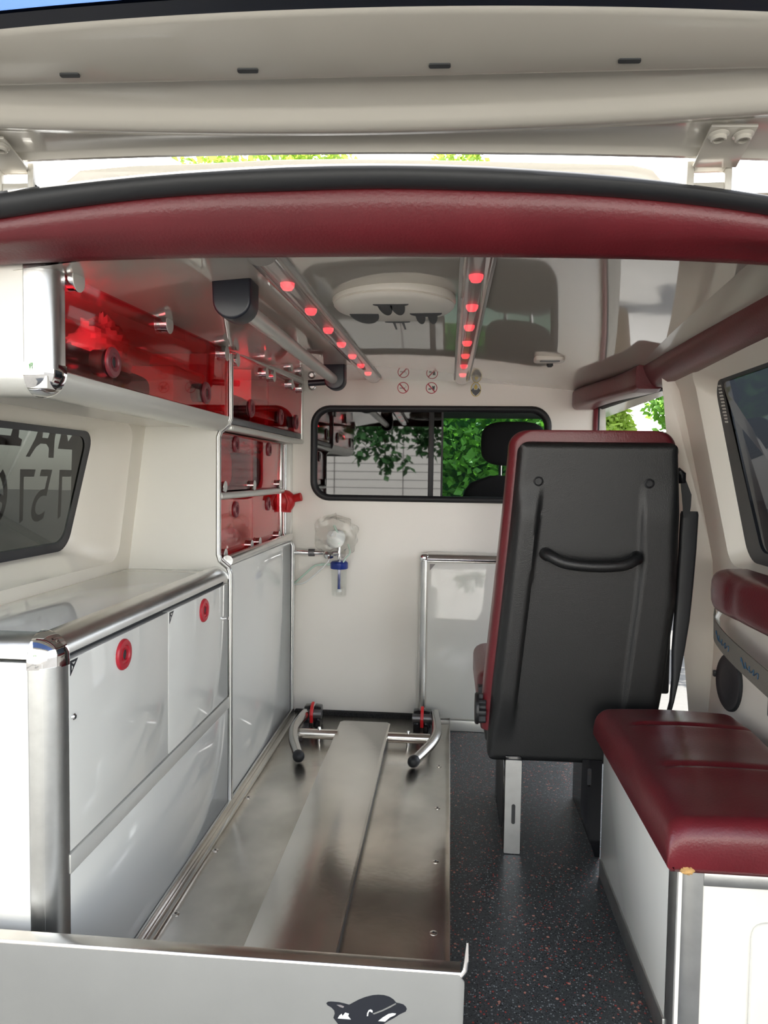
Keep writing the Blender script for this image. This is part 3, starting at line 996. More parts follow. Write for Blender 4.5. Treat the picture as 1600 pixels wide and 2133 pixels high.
def blob(cx, cy, cz, rx, ry, rz, p=3.0, nu=28, nv=16, noise=0.0, seed=1, fn=None):
    r_ = random.Random(seed)
    ph = [(r_.uniform(2, 7), r_.uniform(2, 7), r_.uniform(0, 6)) for _ in range(6)]
    m = MB()
    lp = []
    for j in range(nv + 1):
        v = -PI / 2 + PI * j / nv
        row = []
        for i in range(nu):
            u = 2 * PI * i / nu

            def sg(c, e):
                return math.copysign(abs(c) ** e, c)
            e = 2.0 / p
            x = sg(math.cos(v), e) * sg(math.cos(u), e)
            y = sg(math.cos(v), e) * sg(math.sin(u), e)
            z = sg(math.sin(v), e)
            k = 1 + noise * sum(math.sin(a * u + b * v * 2 + c) for a, b, c in [(round(q[0]), q[1], q[2]) for q in ph]) / 6
            row.append((cx + rx * x * k, cy + ry * y * k, cz + rz * z * k))
        lp.append(row)
    return m.loft(lp)


tag(blob(-0.77, 1.33, ZO0 + 0.038, 0.09, 0.13, 0.040, 4).build('equipment_case', 'rubber'), 'black equipment pouch behind the long red acrylic door', 'pouch')
tag(blob(-0.73, 1.52, ZO0 + 0.028, 0.06, 0.09, 0.030, 3).build('equipment_case', 'cab_black'), 'small black roll behind the long red acrylic door', 'pouch')
cb = blob(-0.72, 1.44, 1.285, 0.05, 0.06, 0.055, 2.2, 30, 20, 0.45, 5)
tag(cb.build('crumpled_bag', 'film_pack', angle=15), 'crumpled clear plastic bag on the black pouches', 'bag')
tag(MB().box(-0.86, -0.70, 1.78, 1.98, ZO0 - 0.004, 1.30).build('storage_box', 'paper', bevel=0.004), 'pale carton behind the long red acrylic door', 'box')
tag(MB().grid(6, 6, lambda u, v: (-0.86 + 0.16 * u, 1.80 + 0.16 * v, 1.304 + 0.012 * math.sin(3 * u + 1) * v)).build('paper_sheet', 'paper'), 'loose paper sheet on top of the pale carton', 'paper')
tag(blob(-0.76, 2.28, ZO0 + 0.046, 0.09, 0.17, 0.050, 4).build('equipment_case', 'rubber'), 'black pouch behind the first small red acrylic door', 'pouch')
tag(blob(-0.74, 2.68, ZO0 + 0.055, 0.10, 0.20, 0.058, 3.2).build('red_pouch', 'red_bag'), 'rounded red pouch behind the last small red acrylic door', 'pouch')
tag(blob(-0.78, 2.22, 1.045, 0.08, 0.12, 0.08, 3.2).build('red_pouch', 'red_bag'), 'red pouch on the upper shelf of the tall cabinet', 'pouch')
tag(blob(-0.79, 2.60, 1.035, 0.08, 0.14, 0.07, 3.5).build('equipment_case', 'rubber'), 'black bag on the upper shelf of the tall cabinet', 'pouch')
for k in range(5):
    tag(blob(-0.76 + 0.004 * k, 2.30 + 0.085 * k, 1.124 + 0.003 * (k % 2), 0.05, 0.035, 0.018, 2.6, 18, 10, 0.35, 10 + k).build('foil_pack', 'film_pack', angle=20), 'silvery wrapped pack heaped above the shelf bags', 'pack', 'wrapped packs in the tall cabinet')

# --- slotted wall housing and red resuscitator part beside the divider
sh = thing('wall_housing', 'narrow white wall housing with a tall dark slot', 'housing', (-0.675, 2.94, 0.80))
MB().box(-0.72, -0.650, 2.914, 2.958, 0.78, 1.165).build('cover', 'laminate_white', sh, bevel=0.004)
MB().prism(rrect(-0.692, -0.680 + 0.006, 0.975, 1.125, 0.007), 'xz', 2.9125, 2.9135).build('slot', 'gap_dark', sh)
rb = thing('resuscitator_valve', 'bright red plastic valve with a side spout on the white housing', 'valve', (-0.66, 2.90, 0.88))
MB().lathe([(0.0, 0.03), (0.02, 0.028), (0.040, 0.014), (0.048, -0.006), (0.046, -0.03), (0.036, -0.05), (0.036, -0.058), (0, -0.058)], (-0.672, 2.895, 0.935), (0.1, 0, 1), 20).build('body', 'red_bag', rb)
MB().tube([(-0.655, 2.892, 0.918), (-0.625, 2.890, 0.932), (-0.600, 2.888, 0.938)], [0.015, 0.016, 0.0175], 14).build('spout', 'red_bag', rb)
MB().tube([(-0.66, 2.86, 0.95), (-0.645, 2.855, 0.92), (-0.65, 2.86, 0.885)], 0.007, 8).build('handle_rib', 'red_bag', rb)

# ================================================================== STRETCHER PLATFORM
sp_ = thing('stretcher_platform', 'steel stretcher loading platform with a raised centre plate on the floor', 'platform', (-0.31, 2.0, 0))
dk = MB().box(-0.634, 0.018, 1.09, 2.925, 0.001, 0.028).build('deck', 'steel_deck', sp_, bevel=0.002)
MB().box(-0.638, -0.630, 1.09, 2.925, 0.001, 0.058).build('side_lip', 'steel_plate', sp_, bevel=0.001)
MB().box(-0.630, -0.612, 1.09, 2.925, 0.028, 0.036).build('side_ledge', 'steel_plate', sp_, bevel=0.001)
MB().box(0.016, 0.0195, 1.09, 2.925, 0.001, 0.052).build('side_lip', 'steel_plate', sp_, bevel=0.0008)
MB().prism([(-0.400, 1.09), (-0.211, 1.09), (-0.211, 2.74), (-0.225, 2.755), (-0.395, 2.755), (-0.408, 2.74)], 'xy', 0.058, 0.068).build('centre_plate', 'steel_plate', sp_, bevel=0.002)
MB().prism([(-0.395, 1.09), (-0.214, 1.09), (-0.214, 2.735), (-0.400, 2.735)], 'xy', 0.028, 0.058).build('plate_flange', 'steel_dark', sp_, smooth=False)  # dark steel carries the shade on the side of the raised plate
for px, py in ((-0.603, 2.136), (-0.018, 2.134), (-0.602, 1.54), (-0.017, 1.536), (-0.603, 1.82), (-0.018, 1.83), (-0.018, 2.45)):
    sc_ = MB().lathe([(0.0085, 0), (0.0085, 0.001), (0.0055, 0.0022), (0, 0.0022)], (px, py, 0.028), (0, 0, 1), 14).build('deck_screw', 'steel_plate', sp_)
    MB().lathe([(0.003, 0.0022), (0.003, 0.0026), (0, 0.0026)], (px, py, 0.028), (0, 0, 1), 8).build('screw_recess', 'gap_dark', sc_)

for sgn, xa, lab in ((-1, -0.545, 'stretcher locking arm with black ball end nearer the white cabinets'), (1, -0.085, 'stretcher locking arm with black ball end nearer the attendant seat')):
    ar = thing('locking_arm', lab, 'locking arm', (xa, 2.7, 0.028))
    if sgn < 0:
        cpath = [(-0.548, 2.80, 0.085), (-0.556, 2.70, 0.085), (-0.563, 2.62, 0.078), (-0.550, 2.54, 0.066), (-0.525, 2.475, 0.055), (-0.506, 2.424, 0.050)]
        bar = [(-0.545, 2.63, 0.055), (-0.40, 2.63, 0.055)]
        bolt = -0.47
        cl_x = -0.525
    else:
        cpath = [(-0.040, 2.80, 0.095), (-0.034, 2.72, 0.092), (-0.030, 2.62, 0.082), (-0.047, 2.555, 0.068), (-0.078, 2.485, 0.056), (-0.105, 2.427, 0.050)]
        bar = [(-0.21, 2.63, 0.055), (-0.055, 2.63, 0.055)]
        bolt = -0.135
        cl_x = -0.090
    MB().tube(spline(cpath, 5), 0.018, 16).build('arm_tube', 'steel_tube', ar)
    c = cpath[-1]
    q = cpath[-2]
    dv_ = (Vector(c) - Vector(q)).normalized()
    MB().lathe([(0.019, -0.012), (0.0205, -0.004), (0.0205, 0.006), (0.016, 0.016), (0.008, 0.021), (0, 0.022)], c, dv_, 18).build('ball_end', 'rubber', ar)
    MB().tube(bar, 0.019, 14).build('cross_bar', 'steel_plate', ar)
    MB().lathe([(0.007, -0.028), (0.007, 0.022), (0.005, 0.027), (0, 0.027)], (bolt, 2.63, 0.055), (0, 0, 1), 12).build('cross_bolt', 'chrome', ar)
    MB().box(xa - 0.01 if sgn < 0 else xa + 0.02, xa + 0.01 if sgn < 0 else xa + 0.04, 2.62, 2.80, 0.028, 0.05).build('pivot_foot', 'steel_dark', ar, bevel=0.003)
    ck = MB()
    for s2 in (-1, 1):
        ck.loft([[(cl_x + s2 * 0.006, y, z) for y, z in ((2.76, 0.03), (2.83, 0.03), (2.835, 0.085), (2.82, 0.112), (2.78, 0.112), (2.765, 0.09))],
                 [(cl_x + s2 * 0.034, y, z) for y, z in ((2.76, 0.03), (2.83, 0.03), (2.835, 0.085), (2.82, 0.108), (2.78, 0.108), (2.765, 0.088))]])
    ck.build('clamp_jaw', 'black_gloss', ar, bevel=0.004)
    MB().tube([(cl_x - 0.038, 2.775, 0.083), (cl_x + 0.038, 2.775, 0.083)], 0.018, 14).build('clamp_roller', 'steel_dark', ar)
    MB().loft([[(cl_x - 0.006, y, z), (cl_x + 0.006, y, z), (cl_x + 0.006, y + 0.012, z + 0.002), (cl_x - 0.006, y + 0.012, z + 0.002)] for y, z in ((2.752, 0.052), (2.748, 0.085), (2.760, 0.112), (2.785, 0.122))]).build('red_latch', 'red_latch', ar, bevel=0.002)

tag(MB().box(-0.632, -0.06, 2.928, 2.957, 0.0, 0.042).build('brush_strip', 'brush', bevel=0.006), 'black bristle strip along the foot of the partition', 'strip')

# --- grey tail plate with the dolphin emblem
tp = thing('tail_plate', 'grey metal tail plate with a dolphin emblem at the end of the platform', 'plate', (-0.34, 1.05, -0.03))
ZT = 0.284
MB().prism([(-0.95, -0.05), (0.030, -0.05), (0.036, ZT - 0.012), (0.028, ZT), (-0.95, ZT - 0.004)], 'xz', 1.048, 1.053).build('face_sheet', 'plate_paint', tp, bevel=0.0015)
MB().loft([[(-0.95, 1.048, ZT - 0.006), (-0.95, 1.050, ZT + 0.0005), (-0.95, 1.075, ZT + 0.001), (-0.95, 1.075, ZT - 0.003)], [(0.030, 1.048, ZT - 0.003), (0.030, 1.050, ZT + 0.003), (0.030, 1.075, ZT + 0.003), (0.030, 1.075, ZT - 0.001)]]).build('top_flange', 'steel_deck', tp, bevel=0.0012)
MB().tube([(0.030, 1.052, ZT - 0.004), (0.0365, 1.054, ZT + 0.004), (0.0385, 1.056, ZT + 0.020), (0.0395, 1.058, ZT + 0.045)], [0.004, 0.004, 0.0035, 0.0015], 10).build('end_hook', 'chrome', tp)


def dol(px, py):   # emblem drawing units -> plate face
    k = 0.123 / 1225
    return (-0.173 + (px - 140) * k, 0.2445 - (py - 270) * k)


body = [(140, 470), (165, 445), (210, 437), (330, 437), (420, 450), (490, 465), (560, 420), (640, 370), (740, 322), (850, 285), (930, 272), (1020, 271), (1100, 290), (1165, 328), (1205, 375),
        (1255, 380), (1310, 392), (1350, 425), (1366, 458), (1350, 500), (1260, 550), (1180, 612), (1080, 676), (960, 770), (820, 850), (640, 900), (470, 880), (340, 800), (250, 690), (272, 620), (262, 575), (220, 530), (160, 500)]


def decal(pts, d, name, m, par):
    return MB().loft([[(dol(*p)[0], 1.048 - d, dol(*p)[1]) for p in pts], [(dol(*p)[0], 1.048 - d - 0.0004, dol(*p)[1]) for p in pts]]).build(name, m, par, smooth=False)


em = decal(body, 0.0001, 'dolphin_emblem', 'ink_black', tp)
decal([(850, 568), (870, 582), (1000, 520), (1120, 450), (1205, 392), (1195, 376), (1110, 430), (990, 502)], 0.0006, 'mouth_line', 'plate_paint', em)
decal([(935, 680), (1000, 620), (1090, 555), (1150, 537), (1205, 540), (1190, 565), (1110, 610), (1040, 680)], 0.0006, 'belly_patch', 'ink_white', em)
decal([(762, 618), (766, 570), (790, 520), (820, 506), (848, 520), (852, 552), (830, 552), (815, 538), (795, 545), (785, 580), (782, 612)], 0.0006, 'eye_ring', 'ink_white', em)
decal([(300, 478), (360, 474), (415, 492), (400, 518), (350, 505)], 0.0006, 'fin_patch', 'ink_grey', em)
decal([(318, 690), (345, 640), (378, 612), (392, 645), (432, 588), (490, 600), (478, 640), (520, 690)], 0.0006, 'side_patch', 'ink_white', em)

# ================================================================== FRONT CABINET on the partition
fc = thing('front_cabinet', 'shallow grey cabinet in an aluminium frame against the partition behind the seat', 'cabinet', (0.2, 2.92, 0))
FY = 2.88
MB().box(-0.085, 0.50, FY + 0.012, YW - 0.001, 0.045, 0.688).build('body', 'laminate_white', fc, smooth=False)
fp = [(YW - 0.001, -0.113 + 0.001)]
MB().prism([(-0.085, FY + 0.05), (-0.085, FY)] + [(-0.085 - 0.030 * math.sin(R(a)), FY + 0.030 - 0.030 * math.cos(R(a))) for a in range(0, 91, 10)] + [(-0.115, YW - 0.002), (-0.085, YW - 0.002)], 'xy', 0.045, 0.692).build('frame_post', 'alu', fc, angle=25)
MB().prism([(FY, 0.688), (FY, 0.695)] + [(FY + 0.028 - 0.028 * math.cos(R(a)), 0.690 + 0.028 * math.sin(R(a))) for a in range(0, 91, 10)] + [(YW - 0.002, 0.718), (YW - 0.002, 0.688)], 'yz', -0.083, 0.50).build('frame_rail', 'alu', fc, angle=25)
blob(-0.094, FY + 0.022, 0.698, 0.022, 0.022, 0.020, 2.4, 18, 12).build('frame_corner', 'chrome', fc)
dr = MB().box(-0.078, 0.49, FY + 0.002, FY + 0.012, 0.050, 0.684).build('door', 'laminate', fc, bevel=0.001)
mk = MB().prism([(-0.072, 0.677), (-0.050, 0.677), (-0.072, 0.650)], 'xz', FY + 0.0008, FY + 0.002).build('corner_mark', 'ink_grey', dr, smooth=False)
struct(MB().box(-0.05, 0.57, FY - 0.004, YW - 0.001, 0.001, 0.044).build('baseboard_front', 'alu_white', bevel=0.002), 'pale metal skirting under the front cabinet')

# ================================================================== PARTITION FITTINGS
def sticker(name, label, x, z, kind):
    r = 0.0235
    s = thing(name, label, 'sticker', (x, YW - 0.001, z - r))
    ring_o = [(x + r * math.cos(2 * PI * k / 36), z + r * math.sin(2 * PI * k / 36)) for k in range(36)]
    ring_i = [(x + (r - 0.0032) * math.cos(2 * PI * k / 36), z + (r - 0.0032) * math.sin(2 * PI * k / 36)) for k in range(36)]
    if kind != 'emblem':
        MB().prism(ring_o, 'xz', YW - 0.0012, YW - 0.0004).build('backing', 'wall_white', s, smooth=False)
        MB().panel(ring_o, [ring_i], lambda u, v: (u, YW - 0.0020, v), 0.1, lambda u, v: (u, YW - 0.0013, v)).build('ring', 'ink_red', s, smooth=False)
        c45 = math.sqrt(.5)
        w = 0.0018
        a, b = (x - r * 0.55 * 1.2, z + r * 0.72), (x + r * 0.6, z - r * 0.7)
        MB().prism([(a[0] - w, a[1] - w), (a[0] + w, a[1] + w), (b[0] + w, b[1] + w), (b[0] - w, b[1] - w)], 'xz', YW - 0.0024, YW - 0.0021).build('slash', 'ink_red', s, smooth=False)
        if kind == 'smoke':
            MB().box(x - 0.014, x + 0.008, YW - 0.0019, YW - 0.0014, z - 0.003, z + 0.0005).build('cigarette', 'ink_grey', s, smooth=False)
            MB().tube([(x + 0.010, YW - 0.0016, z + 0.001), (x + 0.013, YW - 0.0016, z + 0.005), (x + 0.010, YW - 0.0016, z + 0.009)], 0.0008, 6).build('smoke_curl', 'ink_grey', s)
        else:
            MB().prism([(x - 0.013, z - 0.008), (x - 0.002, z - 0.008), (x - 0.001, z - 0.001), (x - 0.012, z - 0.001)], 'xz', YW - 0.0019, YW - 0.0014).build('food_shape', 'ink_grey', s, smooth=False)
            MB().prism([(x + 0.003, z - 0.008), (x + 0.012, z - 0.008), (x + 0.014, z + 0.010), (x + 0.009, z + 0.006), (x + 0.003, z + 0.009)], 'xz', YW - 0.0019, YW - 0.0014).build('cup_shape', 'ink_black', s, smooth=False)
    else:
        oo = [(x + 0.021 * math.cos(2 * PI * k / 36), z + 0.029 * math.sin(2 * PI * k / 36)) for k in range(36)]
        oi = [(x + 0.018 * math.cos(2 * PI * k / 36), z + 0.026 * math.sin(2 * PI * k / 36)) for k in range(36)]
        MB().prism(oo, 'xz', YW - 0.0012, YW - 0.0004).build('backing', 'ink_white', s, smooth=False)
        MB().panel(oo, [oi], lambda u, v: (u, YW - 0.0020, v), 0.1, lambda u, v: (u, YW - 0.0013, v)).build('oval_rim', 'gold', s, smooth=False)
        MB().prism([(x - 0.008, z + 0.010), (x, z + 0.022), (x + 0.008, z + 0.010), (x + 0.004, z), (x - 0.004, z)], 'xz', YW - 0.0019, YW - 0.0014).build('gold_crest', 'gold', s, smooth=False)
        MB().prism([(x - 0.020, z - 0.004), (x - 0.010, z + 0.006), (x - 0.006, z - 0.002), (x + 0.006, z - 0.002), (x + 0.010, z + 0.006), (x + 0.020, z - 0.004), (x + 0.011, z - 0.016), (x, z - 0.026), (x - 0.011, z - 0.016)], 'xz', YW - 0.0025, YW - 0.0020).build('dark_shield', 'ink_black', s, smooth=False)


sticker('no_smoking_sticker', 'round red no-smoking sticker with a slanted bar above the partition window', -0.195, 1.388, 'smoke')
sticker('no_food_sticker', 'round red prohibition sticker with dark food and drink shapes', -0.079, 1.3875, 'food')
sticker('emblem_sticker', 'small oval gold-rimmed emblem sticker with a dark shield', 0.100, 1.382, 'emblem')
rn = MB().lathe([(0.016, 0), (0.016, 0.006), (0.012, 0.010), (0.0085, 0.008), (0.0085, 0.002), (0, 0.002)], (-0.571, YW, 1.392), (0, -1, 0), 20)
tag(rn.build('wall_socket', 'alu', angle=40), 'small round metal socket on the wall beside the overhead cabinet', 'socket')

# oxygen outlet with humidifier
pipe = thing('oxygen_pipe', 'horizontal chrome oxygen pipe with a dark collar on the partition', 'pipe', (-0.56, 2.93, 0.69))
MB().tube([(-0.665, 2.915, 0.708), (-0.572, 2.915, 0.708)], 0.0105, 14).build('tube', 'chrome', pipe)
MB().tube([(-0.572, 2.915, 0.708), (-0.548, 2.915, 0.708)], 0.0155, 14).build('collar', 'steel_dark', pipe)
MB().tube([(-0.548, 2.915, 0.708), (-0.500, 2.915, 0.709)], 0.0095, 14).build('tube', 'chrome', pipe)
hm = thing('humidifier', 'oxygen humidifier bottle with a dark blue cap and chrome stem', 'humidifier', (-0.443, 2.905, 0.54))
HX, HY = -0.443, 2.905
MB().lathe([(0.020, -0.012), (0.024, -0.004), (0.024, 0.006), (0.018, 0.014), (0.010, 0.018), (0, 0.018)], (-0.488, 2.912, 0.702), (0, -0.2, 1), 18).build('wall_fitting', 'chrome', hm)
MB().tube([(-0.488, 2.912, 0.705), (-0.455, 2.908, 0.710), (HX, HY, 0.712)], 0.011, 12).build('elbow', 'chrome', hm)
MB().lathe([(0.005, 0.0), (0.009, 0.02), (0.0065, 0.04), (0.0065, 0.07), (0.004, 0.09), (0, 0.09)], (HX, HY, 0.672), (0, 0, 1), 14).build('stem', 'chrome', hm)
MB().lathe([(0.034, 0.0), (0.036, 0.003), (0.036, 0.024), (0.030, 0.030), (0.012, 0.032), (0, 0.032)], (HX, HY, 0.646), (0, 0, 1), 28).build('cap', 'blue_cap', hm)
MB().lathe([(0.0325, 0.0), (0.033, -0.02), (0.031, -0.108), (0.028, -0.112), (0, -0.112), (0.0, -0.110), (0.0295, -0.106), (0.0315, -0.02), (0.031, 0.0)], (HX, HY, 0.646), (0, 0, 1), 28).build('bottle', 'clear_plastic', hm)
MB().tube([(HX, HY, 0.648), (HX, HY, 0.562)], 0.006, 10).build('dip_tube', 'blue_cap', hm)
MB().lathe([(0.0, 0.008), (0.010, 0.006), (0.011, -0.004), (0.0, -0.006)], (HX, HY, 0.555), (0, 0, 1), 14).build('diffuser', 'mask_white', hm)
MB().tube([(HX - 0.034, HY, 0.662), (HX - 0.058, HY, 0.663), (HX - 0.075, HY, 0.661)], [0.005, 0.0045, 0.006], 10).build('spigot', 'tube_green', hm)
tb = MB()
tb.tube(spline([(HX - 0.07, HY, 0.661), (-0.545, 2.90, 0.655), (-0.585, 2.90, 0.62), (-0.625, 2.92, 0.585), (-0.66, 2.94, 0.565)], 8), 0.0042, 8)
tag(tb.build('oxygen_hose', 'tube_green'), 'thin pale green hose running from the humidifier to the divider', 'hose')
tag(MB().tube(spline([(-0.485, 2.912, 0.70), (-0.49, 2.90, 0.672), (-0.52, 2.90, 0.64), (-0.585, 2.91, 0.585), (-0.645, 2.93, 0.570)], 8), 0.0034, 8).build('oxygen_hose', 'clear_wet'), 'second pale thin hose sagging below the green one', 'hose')
mg = thing('mask_bag', 'crumpled clear plastic bag holding a white breathing mask above the humidifier', 'bag', (-0.455, 2.89, 0.72))
blob(-0.455, 2.885, 0.782, 0.088, 0.035, 0.078, 2.3, 40, 26, 0.28, 21).build('bag_film', 'bag_plastic', mg, angle=20)
mo = [( -0.505 + 0.09 * t, 2.885, 0.765 + 0.03 * t) for t in (0, 1)]
MB().lathe([(0.040, 0.0), (0.042, 0.006), (0.036, 0.012), (0.030, 0.030), (0.020, 0.046), (0.010, 0.050), (0.010, 0.062), (0, 0.062)], (-0.455, 2.90, 0.765), (-0.25, -0.75, 0.45), 24).build('mask_shell', 'mask_white', mg)
MB().tube([(-0.462, 2.880, 0.825), (-0.447, 2.872, 0.795), (-0.440, 2.87, 0.75)], 0.005, 8).build('mask_strap', 'tube_green', mg)
MB().tube(spline([(-0.405, 2.885, 0.75), (-0.396, 2.88, 0.715), (-0.415, 2.88, 0.69), (-0.425, 2.885, 0.672)], 6), 0.003, 8).build('mask_tube', 'tube_green', mg)

# ================================================================== CEILING FITTINGS
for xr, leds, lab in ((-0.306, (1.335, 1.562, 1.788, 2.006, 2.232, 2.447, 2.662), 'ceiling LED rail with red lamps running beside the grab bar'), (0.042, (1.340, 1.580, 1.797, 2.015, 2.237, 2.455, 2.672), 'ceiling LED rail with red lamps running past the round vent')):
    lr = thing('led_rail', lab, 'light rail', (xr, 2.0, zceil(xr, 2.0)))

    def rail(w, top, bot, n=10):
        return [[(xr + w * math.cos(PI * k / n), y, zceil(xr, y) - top - (bot - top) * math.sin(PI * k / n)) for k in range(n + 1)] for y in (1.15, 1.7, 2.3, 2.85)]
    MB().loft([[(xr - 0.031, y, zceil(xr, y) + 0.004), (xr + 0.031, y, zceil(xr, y) + 0.004), (xr + 0.031, y, zceil(xr, y) - 0.006), (xr - 0.031, y, zceil(xr, y) - 0.006)] for y in (1.15, 1.7, 2.3, 2.86)]).build('base_profile', 'rail_silver', lr, bevel=0.002)
    MB().loft(rail(0.026, 0.006, 0.024), False).build('clear_cover', 'rail_clear', lr)
    MB().loft([[(xr + 0.026 * math.cos(PI * k / 10), y, zceil(xr, y) - 0.006 - 0.018 * math.sin(PI * k / 10)) for k in range(11)] for y in (2.85, 2.86)]).build('end_cap', 'rail_silver', lr)
    for y in leds:
        z = zceil(xr, y) - 0.010
        MB().lathe([(0.0135, 0.004), (0.013, -0.002), (0.009, -0.008), (0.0, -0.010)], (xr, y, z), (0, 0, 1), 16).build('red_led', 'led_red', lr)

# grab bar
gbx = thing('grab_bar', 'pale metal ceiling grab bar with black D-shaped end brackets', 'grab bar', (-0.41, 1.95, 1.34))
BX = -0.402
MB().tube([(BX, 1.34, 1.348), (BX - 0.005, 2.50, 1.360)], 0.017, 20).build('bar', 'alu_white', gbx)
for y, zz_ in ((1.335, 1.348), (2.51, 1.360)):
    zt = zceil(BX, y) + 0.004
    out = [(BX - 0.038, zt), (BX + 0.036, zt), (BX + 0.036, zz_ - 0.002)] + [(BX + 0.036 * math.cos(R(a)), zz_ - 0.002 + 0.034 * math.sin(R(a))) for a in range(-10, -180, -14)] + [(BX - 0.036, zz_ - 0.002)]
    MB().prism(out, 'xz', y - 0.035, y + 0.025).build('end_bracket', 'navy_plastic', gbx, bevel=0.005, seg=3)
MB().tube([(-0.50, 2.52, 1.350), (-0.44, 2.52, 1.354)], 0.011, 12).build('side_stub', 'navy_plastic', gbx)

# round vent
vt = thing('ceiling_vent', 'round white ceiling vent with four black half-moon openings', 'vent', (-0.13, 1.625, 1.36))
VX, VY = -0.122, 1.525
VZ = zceil(VX, VY)
MB().lathe([(0.128, 0.002), (0.129, -0.008), (0.127, -0.013), (0.124, -0.0135), (0.126, -0.017), (0.121, -0.022), (0.108, -0.026), (0.0, -0.027)], (VX, VY, VZ), (0, 0, 1), 56).build('ring', 'vent_white', vt)
zb_ = VZ - 0.0272
for ox, oy, rw, rd, fl in ((-0.124, 1.462, 0.036, 0.115, 'double'), (-0.188, 1.548, 0.031, 0.095, 'single'), (-0.056, 1.545, 0.034, 0.030, 'fins'), (-0.122, 1.628, 0.028, 0.010, 'legs')):
    op = MB().prism([(ox - rw, oy)] + [(ox + rw * math.cos(PI - PI * k / 16), oy + rd * math.sin(PI * k / 16) * (0.16 if fl == 'double' else 1)) for k in range(1, 16)] + [(ox + rw, oy)], 'xy', zb_ - 0.0004, zb_ + 0.001).build('opening', 'gap_dark', vt, smooth=False)
    if fl == 'double':
        for s2 in (-0.013, 0.013):
            MB().prism([(ox + s2 + 0.0145 * math.cos(R(a)), oy + 0.006 + 0.090 * math.sin(R(a))) for a in range(0, 181, 15)], 'xy', zb_ - 0.0007, zb_ - 0.0001).build('louvre', 'gap_dark', op, smooth=False)
    elif fl == 'fins':
        for s2 in (-0.012, 0.014):
            MB().prism([(ox + s2 + 0.0105 * math.cos(R(a)), oy + 0.02 + 0.085 * math.sin(R(a))) for a in range(0, 181, 15)], 'xy', zb_ - 0.0007, zb_ - 0.0001).build('louvre', 'gap_dark', op, smooth=False)
    elif fl == 'legs':
        for s2 in (-0.008, 0.012):
            MB().prism([(ox + s2 - 0.003, zb_), (ox + s2 + 0.003, zb_), (ox + s2 + 0.008, zb_ - 0.016), (ox + s2 + 0.004, zb_ - 0.016)], 'xz', oy, oy + 0.004).build('louvre', 'gap_dark', op, smooth=False)

# ceiling hook lamp
hk = thing('coat_hook', 'small grey folding hook on the glossy ceiling', 'hook', (0.30, 2.28, 1.36))
hz = zceil(0.30, 2.28)
MB().loft([[(u, v, z) for u, v in rrect(0.255, 0.345, 2.245, 2.315, 0.018)] for z in (hz + 0.004, hz - 0.012)]).build('plate', 'vent_white', hk, bevel=0.004)
MB().loft([[(u, v, z) for u, v in rrect(0.270, 0.330, 2.250, 2.275, 0.008)] for z in (hz - 0.0121, hz - 0.0135)]).build('recess', 'steel_dark', hk)
MB().lathe([(0.010, 0.002), (0.010, -0.012), (0.006, -0.016), (0, -0.016)], (0.308, 2.322, hz - 0.006), (0, 0, 1), 14).build('stud', 'gap_dark', hk)

# ================================================================== RED PADS ON THE RIGHT
rp_ = MB()
lps = []
for k in range(24):
    y = 1.06 + (2.335 - 1.06) * k / 23
    zt = zceil(0.62, y) + 0.006
    lps.append([(0.590, y, zt), (0.584, y, zt - 0.010), (0.594, y, zt - 0.034), (0.610, y, zt - 0.060), (0.624, y, zt - 0.070), (0.650, y, zt - 0.070), (0.655, y, zt)])
rp_.loft(lps)
tag(rp_.build('side_rail_cushion', 'red_leather', angle=60), 'long thin red leather padding along the ceiling edge above the dark side window', 'padding')
hp = MB()
lps = []
for k in range(19):
    t = k / 18
    y = 2.955 + (2.285 - 2.955) * t
    xm = 0.525 + (0.605 - 0.525) * smooth(t)
    zt = zceil(xm, y) + 0.004 - 0.004 * math.sin(PI * t)
    h = 0.082 - 0.012 * math.sin(PI * t)
    w = 0.046
    sc = 1.0 if 0 < k < 18 else 0.9
    ring = rrect(-w, w, -h, 0, 0.016, 3)
    lps.append([(xm + p[0] * sc, y, zt + p[1] * sc) for p in ring])
hp.loft(lps)
tag(hp.build('door_header_cushion', 'red_leather', angle=60), 'thick short red leather cushion over the sliding door opening', 'cushion')

# backrest cushion on the right wall
bk = thing('wall_cushion', 'dark red padded cushion on the wall below the dark side window', 'cushion', (0.70, 1.5, 0.67))
m = MB()
lps = []
for k in range(31):
    y = 1.08 + (1.975 - 1.08) * k / 30
    e = min(1.0, (1.975 - y) / 0.06)
    e = math.sqrt(max(0.0, 1 - (1 - e) ** 2))
    g = 0.008 * math.exp(-((y - 1.80) / 0.006) ** 2) + 0.008 * math.exp(-((y - 1.45) / 0.006) ** 2)
    hh_ = 0.060 * (0.55 + 0.45 * e)
    zc_ = 0.742
    xb = 0.765
    dp = (0.085 - g) * (0.35 + 0.65 * e)
    ring = []
    for a in range(0, 181, 15):
        ca, sa = math.cos(R(a)), math.sin(R(a))
        ring.append((xb - dp * abs(sa) ** 0.5, y, zc_ + hh_ * math.copysign(abs(ca) ** 0.6, ca)))
    lps.append(ring)
m.loft(lps)
m.build('pad', 'red_leather', bk, angle=70)
MB().box(0.76, 0.79, 1.10, 1.92, 0.69, 0.78).build('backing_board', 'gap_dark', bk, smooth=False)

